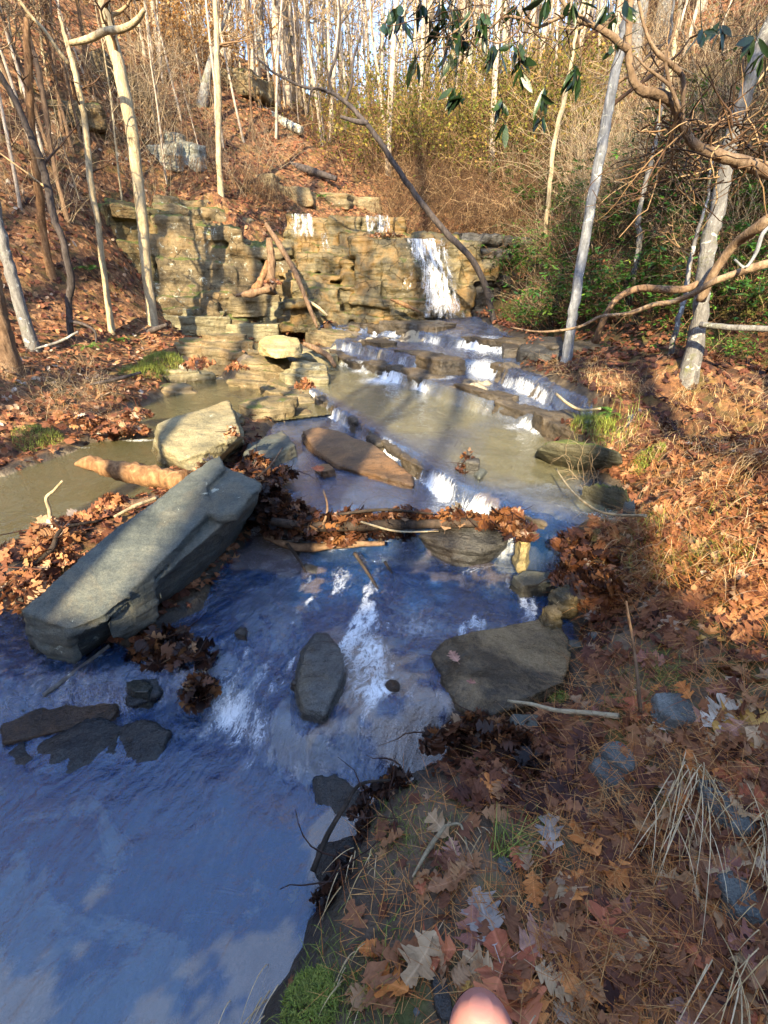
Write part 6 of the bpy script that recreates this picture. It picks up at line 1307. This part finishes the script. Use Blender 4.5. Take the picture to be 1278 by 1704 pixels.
for i, t in enumerate([('two part blue grey stone, upper half, beside the pine needles',1030,1262,44,46,30,M_blue),('two part blue grey stone, lower half, beside the pine needles',1010,1290,40,44,40,M_blue),('square grey stone under the white flecked leaf',1122,1185,64,50,0,M_blue),
  ('grey triangular stone by the dry grass sheaf',1205,1345,46,70,10,M_peb),('round grey stone half under leaves at the right edge',1235,1500,60,50,0,M_peb),('small slate chip standing on the mud',950,1488,12,26,0,M_blue),('dark blue pebble beside the fingertip',735,1660,24,42,10,M_dark),
  ('flat grey stone under the stick by the flat rock',880,1210,70,34,0,M_slab),('small grey pebble near the curled grey leaf',998,1170,16,12,0,M_blue),('small dark pebble in the needles left of the two part stone',948,1285,14,12,0,M_blue),('round pebble on the mud below the green blades',840,1442,24,20,0,M_peb),
  ('tiny blue pebble on bare mud near the grey oak leaf',882,1510,16,12,0,M_blue),('grey stone among leaves at the bank top by the thin twig',960,1075,30,18,0,M_slab),('pale stone by the water below the red fringe',990,1060,26,16,0,M_peb),('white speckled rock on the right bank below the mossy boulders',1048,838,24,18,0,M_peb),
  ('small flat stone next to the speckled rock',1012,826,22,12,0,M_slab),('dark stone at the bank foot by the pale thin stick',960,1000,26,18,0,M_dark),('pale quartz pebble among leaves at the right',1180,1135,16,12,0,M_tan)]):
    stone_at(*t, seed=300 + i)
rs = random.Random(77)
for i in range(46):
    px = rs.uniform(620, 1240); py = rs.uniform(1240, 1690)
    if px < 620 + (1500 - py) * .3: continue
    s = rs.uniform(4, 10); o = stone_at('little grey pebble pressed into the bank mud', px, py, s, s * .8, rs.uniform(0, 180), [M_peb, M_blue, M_dark][i % 3], 400 + i); o.name = 'pebble'; o['category'] = 'pebble'; o['group'] = 'pebbles in the bank mud'

# the bent straw and the pale blade
log_px('straw', 'folded tan straw blade on the mud left of the grass', [(686,1460,.17),(715,1410,.18),(741,1374,.22)], [3,8,5], B_pale, cat='straw', rough=0, sides=5)
log_px('straw', 'second half of the folded straw hanging to the right', [(741,1374,.22),(765,1372,.21),(775,1400,.19),(778,1425,.18)], [4,4,4,2], B_pale, cat='straw', rough=0, sides=5)

# fingertip of the person holding the camera
def finger():
    t = NT('skin'); p = t.pos(); n = t.noise(p, 420, 4, .6); n2 = t.noise(p, 90, 3, .5)
    c = t.mix(n2, (.36, .15, .12), (.48, .23, .19)); M = t.finish(c, .5, t.bump(n, .25, .0003), .4, **{'Subsurface Weight': .25, 'Subsurface Scale': .004}); 
    Y = .047; tip = np.array(W(800, 1668, Y=Y)); base = np.array(W(812, 2080, Y=Y * .62)); ax = (base - tip); Ln = np.linalg.norm(ax); ax /= Ln
    P = np.array([tip + ax * s for s in (.0008, .003, .007, .013, .020, .024, .028, .032)]); rr_ = np.array([.0022, .0048, .0066, .0076, .0080, .0084, .0083, .0082])
    C = crom(P, 6); r = np.interp(np.linspace(0, 7, len(C)), range(8), rr_); b = MB(); b.tube(C, r, 28)
    co = np.concatenate(b.v)
    o = mesh_np('person', co - P[-1], [np.concatenate(v) for v in b.f.values()], M); o.location = P[-1]; tag(o, 'pink fingertip of the photographer poking into the bottom edge', 'person')
    v = []; u_ = np.cross(ax, [0, 1.0, 0]); u_ /= np.linalg.norm(u_); w_ = np.cross(u_, ax); w_ *= np.sign(w_[1])
    for i in range(9):
        for j in range(9):
            a = (j / 8 - .5) * 1.5; s = .0045 + .010 * i / 8; rad = np.interp(s, [.0008, .003, .007, .013, .02], rr_[:5]) + .0003; v.append(tip + ax * s + rad * (u_ * math.sin(a) + w_ * math.cos(a)))
    t2 = NT('nail'); M2 = t2.finish((.62, .38, .33), .25, None, .5)
    n_ = mesh_np('fingernail', np.array(v) - P[-1], grid_faces(9, 9), M2, parent=o)
finger()
